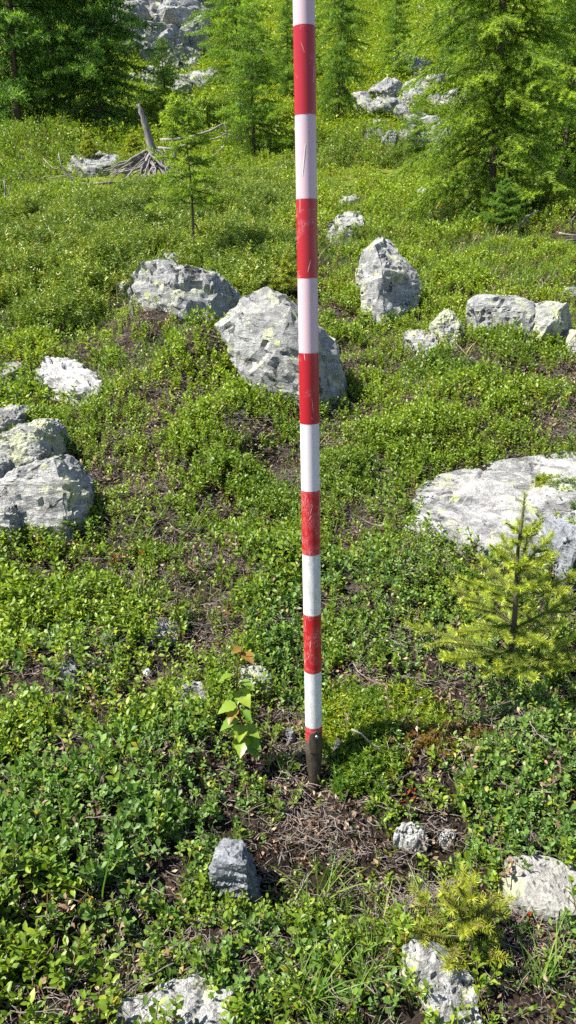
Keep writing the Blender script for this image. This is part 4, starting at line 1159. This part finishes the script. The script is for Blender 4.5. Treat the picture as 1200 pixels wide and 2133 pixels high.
BARE = blobs([(470, 1265, 45, 28, .65), (430, 1335, 75, 32, .75), (355, 1330, 45, 30, .8), (290, 1205, 80, 22, .6), (150, 1205, 80, 25, .65), (60, 1185, 45, 20, .7), (60, 1480, 70, 20, .55),
              (640, 1710, 80, 60), (780, 1785, 110, 75), (915, 1745, 80, 85), (690, 1860, 90, 45, .7), (900, 1880, 90, 45), (610, 1590, 70, 60), (760, 1425, 62, 38), (860, 1570, 90, 45, .9),
              (1060, 1960, 110, 50, .8), (575, 1850, 50, 90), (540, 1490, 45, 45, .8), (130, 1890, 150, 45, .9), (210, 2030, 160, 60, .8), (430, 1975, 110, 45, .85), (40, 1980, 60, 40, .8),
              (60, 800, 60, 22, .8), (215, 730, 60, 14, .6), (550, 960, 40, 22, .7), (430, 700, 60, 22, .35), (320, 640, 60, 20, .3), (450, 1065, 45, 28, .95), (405, 1170, 35, 40, .6), (225, 815, 30, 14, .7),
              (990, 752, 45, 7, .7), (480, 880, 40, 20, .6), (760, 1100, 40, 20, .7), (655, 1540, 30, 60, .9), (30, 1640, 40, 40, .5), (350, 1430, 60, 40, .6), (300, 900, 50, 18, .5), (720, 1690, 70, 45), (630, 1640, 60, 50),
              (570, 1990, 60, 50, .6), (300, 1830, 60, 30, .6), (800, 500, 60, 12, .5), (1080, 580, 60, 8, .7), (480, 465, 50, 14, .9), (450, 520, 60, 10, .6), (870, 470, 60, 10, .6), (660, 1780, 70, 40, .8), (300, 385, 100, 22), (200, 372, 70, 10)])
BOG = blobs([(240, 1680, 330, 200), (1110, 1600, 150, 190), (940, 1380, 120, 100, .9), (600, 1370, 60, 110, .8), (480, 2020, 160, 110, .7), (950, 2080, 250, 90, .7), (100, 1400, 150, 80, .7), (820, 1250, 140, 120, .5)])
CROW = blobs([(765, 1575, 62, 80), (700, 1500, 35, 60), (760, 1480, 90, 22), (1180, 1025, 45, 35), (255, 605, 28, 30), (840, 1500, 70, 26, .8)])
CROWR = blobs([(890, 1535, 80, 45), (740, 1440, 60, 15, .5), (830, 1600, 60, 30, .5)])
JUN = blobs([(250, 492, 330, 75), (60, 560, 130, 60), (500, 430, 110, 50, .8), (730, 330, 130, 20, .7)])
GRASS = blobs([(680, 1960, 120, 110, .9), (760, 2080, 150, 60, .8), (380, 1240, 110, 60, .8), (90, 770, 100, 50, .6), (340, 1110, 100, 50, .5), (1060, 2010, 110, 70, .6), (250, 690, 120, 40, .4), (950, 560, 320, 90, .35), (150, 2080, 140, 60, .5), (860, 1920, 50, 50, .6)])
DRY = blobs([(950, 540, 330, 80, 1), (650, 430, 160, 40, .7), (520, 510, 120, 40, .8), (400, 800, 260, 60, .4), (930, 830, 250, 60, .6)])

DENSE = blobs([(1115, 1610, 150, 190), (820, 1240, 150, 150), (600, 1330, 60, 120), (620, 1120, 120, 80, .8), (800, 1000, 200, 90, .8), (300, 1650, 200, 100, .6), (900, 830, 300, 80, .8), (400, 850, 170, 50, .6), (420, 770, 120, 40)])
def mixed(seed0, H, shape, ml, mw, lengths, ratio):
    out = []
    for k, (L, n) in enumerate(lengths):
        out.append(sprig(seed0 + k, H * random.uniform(.8, 1.15), n, L, L * ratio, shape, .32) + (ml, mw))
    return out
A_set = template_set('bilberry_sprig', mixed(100, .060, .4, 'bilberry', 'stem', [(.0118, 13), (.0105, 15), (.0128, 12), (.0088, 16), (.0115, 13), (.0100, 14), (.0110, 6), (.0080, 10)], .60))
B_set = template_set('bog_bilberry_sprig', mixed(130, .056, .6, 'bog', 'twig', [(.0122, 13), (.0112, 14), (.0132, 12), (.0095, 15), (.0120, 12), (.0105, 14), (.0112, 6), (.0090, 10)], .68))
# bilberry and bog bilberry, near to 14 m
def shrubs(n, y0, y1, power, half=.50, pad=.35):
    x, y = sample(n, y0, y1, half, pad, power)
    keep = ~in_rocks(x, y)
    cover = 1 - .90 * field(x, y, BARE) ** 1.6
    near_ = np.clip((y - 1.0) / 2, .35, 1); lump = np.where(y < 5, fbm2(x * 7, y * 7, 63, 2), fbm2(x * 3.2, y * 3.2, 64, 2))
    cover = cover * np.clip(1.0 + 1.3 * near_ * lump, .42, 1)
    gap = np.clip((fbm2(x * 4.5, y * 4.5, 50, 4) + .78) * 2.4, .22, 1) * np.clip((fbm2(x * 17, y * 17, 55, 2) + .6) * 2.2, .22, 1)
    gap = np.maximum(gap, np.clip((y - 4) / 4, 0, .8) * np.clip((fbm2(x * 6, y * 6, 58, 2) + .6) * 1.6, .2, 1))
    gap = np.maximum(gap, .9 * field(x, y, DENSE))
    keep &= RNG.random(n) < cover * gap * (1 - .85 * field(x, y, CROW)) * (1 - .75 * field(x, y, CROWR)) * (1 - .93 * field(x, y, JUN)) * (1 - .5 * field(x, y, GRASS))
    return x[keep], y[keep]
x1, y1 = shrubs(52000, .45, 2.6, 0)
x2, y2 = shrubs(60000, 2.6, 6.0, 0)
x3, y3 = shrubs(70000, 6.0, 16.0, 0, .5, .8)
x = np.concatenate([x1, x2, x3]); y = np.concatenate([y1, y2, y3])
sc = np.concatenate([RNG.uniform(.75, 1.2, len(x1)), RNG.uniform(1.0, 1.55, len(x2)), RNG.uniform(1.7, 2.8, len(x3))])
sc *= 1 + .35 * fbm2(x * 3, y * 3, 61, 2)
isb = RNG.random(len(x)) < np.clip(field(x, y, BOG) * 1.1 + .06, 0, .95) * (y < 3.2)
tint = .42 + .38 * fbm2(x * 1.6, y * 1.6, 62, 3) + RNG.normal(0, .12, len(x)) + .32 * np.clip((y - 1.5) / 2.0, 0, 1) + .2 * field(x, y, DRY)
P_, R_ = lay(x, y)
P_[:, 2] += np.where(y < 5, np.clip((y - 1.0) / 2, .35, 1) * .045 * fbm2(x * 7, y * 7, 63, 2), .10 * fbm2(x * 3.2, y * 3.2, 64, 2))
scatter('bilberry_cover', 'bright green bilberry shrubs carpeting the slope', 'shrubs', A_set, 8, P_[~isb], R_[~isb], np.clip(sc[~isb], .5, 3), tint[~isb])
scatter('bog_bilberry_cover', 'round-leaved bluish green dwarf shrubs in the foreground', 'shrubs', B_set, 8, P_[isb], R_[isb], np.clip(sc[isb], .5, 3), tint[isb])

gx, gy, gs = [], [], []
for H in FOOT:
    cc = H.mean(0)
    if not .5 < cc[1] < 6.5: continue
    per = np.linalg.norm(np.roll(H, -1, 0) - H, axis=1); n_ = int(per.sum() / .011 * (1.0 if cc[1] < 3 else .7))
    e = RNG.choice(len(H), n_, p=per / per.sum()); t_ = RNG.random(n_)[:, None]
    q_ = H[e] * (1 - t_) + np.roll(H, -1, 0)[e] * t_
    q_ = cc + (q_ - cc) * (1.0 / .8 if per.sum() > .9 else 1.12) * RNG.uniform(.93, 1.12, n_)[:, None]
    kp = RNG.random(n_) < np.clip(.75 + .8 * fbm2(q_[:, 0] * 9, q_[:, 1] * 9, 81, 2), .1, 1)
    gx.append(q_[kp, 0]); gy.append(q_[kp, 1]); gs.append(np.full(kp.sum(), 1.0 if cc[1] < 2 else 1.25))
x = np.concatenate(gx); y = np.concatenate(gy); sc = np.concatenate(gs) * RNG.uniform(.8, 1.3, len(x))
P_, R_ = lay(x, y, 0, .35); P_[:, 2] += RNG.random(len(x)) * .035
scatter('shrubs_against_rocks', 'bilberry shoots growing up against the edges of the rocks', 'shrubs', A_set, 8, P_, R_, sc, .45 + .4 * fbm2(x * 2, y * 2, 62, 3) + RNG.normal(0, .12, len(x)))
# crowberry cushions
def cushion(seed, n, H, nl, nw, dens=8, rad=.02):
    rng = np.random.default_rng(seed); P, A, C = [], [], []
    for s in range(n):
        a = rng.uniform(0, 6.3); r_ = rng.uniform(0, rad); p0 = np.array([r_ * math.cos(a), r_ * math.sin(a), -.004]); d = np.array([rng.normal(0, .35), rng.normal(0, .35), 1.0]); d /= np.linalg.norm(d)
        h = H * rng.uniform(.6, 1.2); t0 = rng.uniform(.1, .9)
        for k in range(dens): P.append(p0 + d * h * (k + 1) / dens); A.append(d); C.append(t0)
    V, F, r_ = needles(np.array(P), np.array(A), 4, nl, nw, .62, np.array(C), rng)
    mb = MB(); mb.v = [tuple(q_) for q_ in V]; mb.f = [tuple(q_) for q_ in F]; mb.r = list(r_)
    return mb
C_set = template_set('crowberry_shoots', [(cushion(500 + k, 9, .026, .0068, .0024), None, 'crow', None) for k in range(4)])
CR_set = template_set('reddish_crowberry_shoots', [(cushion(520 + k, 6, .018, .0060, .0019), None, 'crow_red', None) for k in range(3)])
def patch_scatter(bl, n, y0, y1, thr=.15):
    x, y = sample(n, y0, y1, .5, .35, 0)
    f_ = field(x, y, bl, .2); k = (RNG.random(n) < f_)
    return x[k], y[k], f_[k]
x, y, f_ = patch_scatter(CROW, 120000, .7, 4.2)
P_, R_ = lay(x, y, .004)
scatter('crowberry_cushions', 'low bright green crowberry cushions beside the pole and on the slab', 'shrubs', C_set, 4, P_, R_, RNG.uniform(.8, 1.25, len(x)), .4 + .45 * fbm2(x * 14, y * 14, 5, 2) + RNG.normal(0, .1, len(x)))
x, y, f_ = patch_scatter(CROWR, 40000, .7, 2.2)
P_, R_ = lay(x, y, .002)
scatter('reddish_crowberry', 'brownish red crowberry patch above the peat bank', 'shrubs', CR_set, 3, P_, R_, RNG.uniform(.7, 1.2, len(x)), RNG.random(len(x)))

# juniper mat
J_set = template_set('juniper_shoots', [(cushion(540 + k, 15, .075, .014, .0038, 8, .05), None, 'juniper', None) for k in range(5)])
x, y = sample(62000, 3.6, 13.5, .5, .6, 0)
f_ = field(x, y, JUN, .2) * (1 - .9 * field(x, y, blobs([(300, 392, 110, 30), (450, 365, 60, 14), (200, 375, 80, 14), (480, 465, 45, 12)]))); k = (RNG.random(len(x)) < f_) & ~in_rocks(x, y)
x, y = x[k], y[k]
P_, R_ = lay(x, y, 0, .5)
jl = fbm2(x * 5.5, y * 5.5, 71, 2); P_[:, 2] += .11 * jl; kj = RNG.random(len(x)) < np.clip(.85 + 1.6 * jl, .1, 1); x, y, P_, R_ = x[kj], y[kj], P_[kj], R_[kj]
scatter('juniper_mat', 'yellowish green juniper mat left of the pole in the middle distance', 'shrubs', J_set, 5, P_, R_, RNG.uniform(.8, 1.7, len(x)), .5 + .4 * fbm2(x * 5, y * 5, 72, 3) + RNG.normal(0, .16, len(x)))

# taller shrubs at the left edge and under the trees
x, y = sample(26000, 7.0, 16, .55, .6, 0)
TALL = blobs([(60, 320, 150, 38), (110, 290, 90, 20), (740, 315, 110, 18), (30, 400, 50, 30, .8), (250, 300, 60, 14, .7), (1150, 440, 120, 20, .6)])
k = RNG.random(len(x)) < field(x, y, TALL, .25)
x, y = x[k], y[k]; P_, R_ = lay(x, y, 0, .4); P_[:, 2] += RNG.random(len(x)) * .22
scatter('alpenrose_cover', 'taller dark green shrubs along the foot of the trees', 'shrubs', A_set, 8, P_, R_, RNG.uniform(2.2, 3.6, len(x)), .15 + .3 * RNG.random(len(x)))

# grass
def tuft(seed, n, L, wdt, spread=.5):
    rnd = random.Random(seed); mb = MB()
    for b in range(n):
        az = rnd.uniform(0, 6.3); d = Vector((math.cos(az) * spread * rnd.random() * 1.4, math.sin(az) * spread * rnd.random() * 1.4, 1)).normalized()
        side = d.cross(Vector((rnd.gauss(0, 1), rnd.gauss(0, 1), 0))).normalized(); l = L * rnd.uniform(.5, 1.15); p_ = Vector((rnd.gauss(0, .006), rnd.gauss(0, .006), -.005)); v = []
        for k in range(5):
            w_ = wdt * (1 - (k / 4) ** 2) * .5 + .0001
            v += [p_ - side * w_, p_ + side * w_]
            d = (d + Vector((math.cos(az) * .12, math.sin(az) * .12, -.16 * k / 4))).normalized(); p_ = p_ + d * l / 4
        mb.add(v, [(2 * k, 2 * k + 1, 2 * k + 3, 2 * k + 2) for k in range(4)], rnd.random())
    return mb
G_set = template_set('grass_tufts', [(tuft(600 + k, 9, .075, .0018, .6), None, 'grass', None) for k in range(6)])
x, y = sample(9000, .45, 3.2, .5, .35, 0)
f_ = np.maximum(field(x, y, GRASS, .4), .06); k = (RNG.random(len(x)) < f_ * .8) & ~in_rocks(x, y)
xa, ya = x[k], y[k]
x, y = sample(32000, 3.2, 15, .5, .5, 0)
f_ = np.maximum(field(x, y, DRY, .4), .22); k = (RNG.random(len(x)) < f_) & ~in_rocks(x, y)
xb, yb = x[k], y[k]
x = np.concatenate([xa, xb]); y = np.concatenate([ya, yb]); P_, R_ = lay(x, y, 0, .2)
sc = np.concatenate([RNG.uniform(.5, 1.1, len(xa)), RNG.uniform(1.0, 1.9, len(xb))])
scatter('grass_cover', 'thin grass blades growing between the shrubs', 'grass', G_set, 6, P_, R_, sc, np.concatenate([RNG.uniform(.1, .7, len(xa)), RNG.uniform(.4, 1, len(xb))]))
def grass_thing(label, base, n, L, wdt, spread, seed, scl=1.0):
    o = link('grass_tuft', tuft(seed, n, L, wdt, spread).mesh('grass_tuft'), M['grass_thing'], None, gp(*base)); o.scale = (scl,) * 3
    tag(o, label, 'grass'); return o
M['grass_thing'] = leaf_mat('fresh_grass_blades', [(0, (.11, .22, .03)), (.75, (.19, .31, .05)), (1, (.40, .38, .16))], 1, 1, .35, .42, tint=False)
grass_thing('spreading pale grass tuft in the gap left of the pole', (398, 1105), 26, .10, .0017, 1.3, 700)
grass_thing('upright grass blades before the quartz chips in the hollow', (668, 1890), 22, .11, .0024, .55, 701)
grass_thing('grass tuft left of the small yellow spruce seedling', (870, 1960), 22, .085, .0028, .5, 702)
grass_thing('two tall narrow grass blades among the left shrubs', (246, 1425), 4, .10, .0026, .1, 703)
grass_thing('grass tuft at the right below the speckled flat rock', (1130, 2060), 16, .10, .0024, .4, 704)
grass_thing('thick grass clump at the bottom centre', (640, 2080), 60, .085, .0016, .9, 705)
grass_thing('fine grass clump beside the tilted rock', (760, 2030), 40, .08, .0016, .9, 706)
grass_thing('grassy patch beside the dark bare soil on the left', (330, 1250), 50, .07, .0014, 1.1, 707)
grass_thing('single long grass blade lying over the foreground shrubs', (215, 1905), 2, .17, .004, .5, 711)

# dead leaves, twigs, grit
def litter(seed):
    rnd = random.Random(seed); mb = MB()
    for k in range(5):
        v, f = leaf_geo(.010 * rnd.uniform(.6, 1.3), .0055 * rnd.uniform(.6, 1.2), .5, rnd.uniform(-.5, .9), rnd.uniform(-.6, .6))
        rot = Euler((rnd.gauss(0, .5), rnd.gauss(0, .5), rnd.uniform(0, 6.3))).to_matrix(); o = Vector((rnd.gauss(0, .012), rnd.gauss(0, .012), rnd.uniform(0, .004)))
        mb.add([rot @ Vector(a) + o for a in v], f, rnd.random())
    return mb
L_set = template_set('litter_flakes', [(litter(800 + k), None, 'litter', None) for k in range(6)])
x, y = sample(56000, .45, 4.2, .5, .35, 0)
b_ = field(x, y, BARE); k = (RNG.random(len(x)) < .38 + .62 * b_) & ~in_rocks(x, y)
x, y = x[k], y[k]; P_, R_ = lay(x, y, .002, .4)
tn = fbm2(x * 6, y * 6, 91, 3)
scatter('leaf_litter', 'brown dead leaf litter on the bare soil', 'leaf litter', L_set, 6, P_, R_, RNG.uniform(.45, 1.1, len(x)), .5 + .5 * tn + RNG.normal(0, .12, len(x)))
def twig(seed, L, r0):
    rnd = random.Random(seed); mb = MB()
    def grow(p_, d, l, r_, depth):
        n = 6; pts = [p_]
        for k in range(n):
            d = (d + Vector((rnd.gauss(0, .28), rnd.gauss(0, .28), rnd.gauss(0, .14) - .02))).normalized(); pts.append(pts[-1] + d * l / n)
        mb.tube(pts, [r_ * (1 - .6 * k / n) for k in range(n + 1)], 4, rnd.random(), cap=False)
        if depth:
            for q_ in range(2):
                i = rnd.randint(1, 4); grow(pts[i], (d + Vector((rnd.gauss(0, .8), rnd.gauss(0, .8), rnd.gauss(0, .2)))).normalized(), l * .5, r_ * .6, depth - 1)
    a = rnd.uniform(0, 6.3); grow(Vector((0, 0, .002)), Vector((math.cos(a), math.sin(a), .15)), L, r0, 1)
    return mb
T_set = template_set('bare_twigs', [(twig(850 + k, .075, .0011), None, 'twig', None) for k in range(6)])
x, y = sample(24000, .45, 4.2, .5, .35, 0)
b_ = field(x, y, BARE); k = (RNG.random(len(x)) < .16 + .26 * b_) & ~in_rocks(x, y)
x, y = x[k], y[k]; P_, R_ = lay(x, y, .004, .25); P_[:, 2] += RNG.random(len(x)) ** 2 * .03
sc = np.where(RNG.random(len(x)) < .12, RNG.uniform(.9, 1.35, len(x)), RNG.uniform(.3, .8, len(x)))
scatter('dead_twigs', 'tangled grey brown dead twigs and roots on the soil', 'twigs', T_set, 6, P_, R_, sc, RNG.random(len(x)))

def fibres(seed):
    rnd = random.Random(seed); mb = MB()
    for k in range(16):
        a = rnd.uniform(0, 6.3); o = Vector((rnd.gauss(0, .018), rnd.gauss(0, .018), rnd.uniform(0, .006))); d = Vector((math.cos(a), math.sin(a), rnd.gauss(0, .3))); l = rnd.uniform(.006, .028)
        d2 = (d + Vector((rnd.gauss(0, .5), rnd.gauss(0, .5), rnd.gauss(0, .3)))).normalized()
        mb.tube([o, o + d * l * .5, o + d * l * .5 + d2 * l * .5], [.0005, .0006, .0003], 3, rnd.random(), cap=False)
    return mb
F_set = template_set('soil_fibres', [(fibres(860 + k), None, 'twig', None) for k in range(5)])
x, y = sample(36000, .45, 4.2, .5, .35, 0)
k = (RNG.random(len(x)) < .30 + .6 * field(x, y, BARE)) & ~in_rocks(x, y)
x, y = x[k], y[k]; P_, R_ = lay(x, y, .001, .2)
scatter('root_fibres', 'fine grey brown root fibres matted on the bare peat', 'roots', F_set, 5, P_, R_, RNG.uniform(.6, 1.4, len(x)), RNG.random(len(x)))

D_set = template_set('dead_sprig', [sprig(160 + k, .055, 8, .010, .006, .5, .4) + ('litter', 'twig') for k in range(4)])
x, y = sample(9000, .5, 6.5, .5, .35, 0)
k = (RNG.random(len(x)) < np.clip(.25 + .9 * fbm2(x * 3.3, y * 3.3, 88, 3), 0, .8)) & ~in_rocks(x, y)
x, y = x[k], y[k]; P_, R_ = lay(x, y, .004, .35)
scatter('dead_shrub_stems', 'withered brown shrub stems among the green ones', 'shrubs', D_set, 4, P_, R_, RNG.uniform(.8, 1.3, len(x)) * np.clip(y / 3, 1, 1.7), RNG.random(len(x)))

# coloured single leaves
RS = [sprig(880 + k, .03, 6, .018, .011, .5, .3)[0] for k in range(2)]
for k, (px, py, mt, lab) in enumerate([(290, 1178, 'red_leaf', 'red-leaved sprig above the dark soil on the left'), (103, 880, 'red_leaf', 'orange-red leaves beside the left outcrop'), (245, 1182, 'red_leaf', 'small dark red leaf cluster left of the red sprig'),
                                   (85, 1148, 'yellow_leaf', 'yellow leaves at the foot of the left outcrop'), (178, 1925, 'yellow_leaf', 'yellow leaf in the dark litter at the lower left'), (470, 1290, 'red_leaf', 'reddish leaves above the bare dirt'),
                                   (540, 1050, 'red_leaf', 'dark red leaves in the shrubs left of the pole'), (872, 1662, 'red_leaf', 'orange leaf on top of the peat bank'), (850, 1672, 'red_leaf', 'brown-orange leaf at the edge of the peat bank'),
                                   (1002, 1755, 'red_leaf', 'torn orange leaf under the right shrubs'), (232, 2090, 'yellow_leaf', 'yellow leaves beside the whitish bottom rock'), (1110, 1918, 'red_leaf', 'orange leaf below the speckled flat rock')]):
    me = RS[k % 2].mesh('coloured_leaves')
    o = link('coloured_leaves', me, M[mt], None, gp(px, py) + Vector((0, 0, .02 if k < 7 else .005))); o.rotation_euler = (0, 0, k * 1.7)
    if k in (7, 8, 9, 11): o.scale = (.7, .7, .7)
    tag(o, lab, 'leaves')
# white flower head
m, t, p = new_mat('white_petals'); p.inputs['Base Color'].default_value = (.85, .85, .8, 1); p.inputs['Roughness'].default_value = .7; M['petal'] = m
g = gp(309, 1455)
fl = empty('white_flower', g); tag(fl, 'round white flower head among the left shrubs', 'flower')
mb = MB(); mb.tube([(0, 0, 0), (.002, 0, .03), (0, 0, .055)], [.0009, .0008, .0006], 4); link('stalk', mb.mesh('stalk'), M['stem'], fl)
P_ = RNG.normal(size=(150, 3)); P_ /= np.linalg.norm(P_, axis=1)[:, None]
V, F, r_ = needles(np.zeros((150, 3)), P_, 1, .0075, .0024, .05, np.full(150, .5), RNG)
link('flower_head', mesh_of('flower_head', V + np.array([0, 0, .058]), F), M['petal'], fl)

# ------------------------------------------------------------------ far slope cover
def clump(seed):
    rnd = random.Random(seed); mb = MB()
    for k in range(300):
        v_ = Vector((rnd.gauss(0, .11), rnd.gauss(0, .11), abs(rnd.gauss(0, .04)) + .005))
        v, f = leaf_geo(.032 * rnd.uniform(.6, 1.3), .017, .5, .3, .2)
        rot = Euler((rnd.uniform(-.2, 1.2), rnd.gauss(0, .5), rnd.uniform(0, 6.3))).to_matrix()
        mb.add([rot @ Vector(a) + v_ for a in v], f, rnd.random())
    return mb
H_set = template_set('heath_clumps', [(clump(900 + k), None, 'heath', None) for k in range(5)])
x, y = sample(38000, 12.5, 75, .72, 1.5, 1)
P_, R_ = lay(x, y, -.02, .2)
tn = .5 + .45 * fbm2(x * .35, y * .35, 95, 4) + RNG.normal(0, .08, len(x))
k = (RNG.random(len(x)) < np.clip((y - 11) / 4, .2, 1) * (1 - .9 * field(x, y, blobs([(870, 262, 90, 45), (800, 190, 40, 25), (400, 190, 40, 20)])))) & ~in_rocks(x, y)
scatter('slope_heath', 'yellow-green heath and grass covering the far slope', 'heath', H_set, 5, P_[k], R_[k], (RNG.uniform(.8, 1.5, len(x)) * (1 + .03 * y))[k], tn[k])
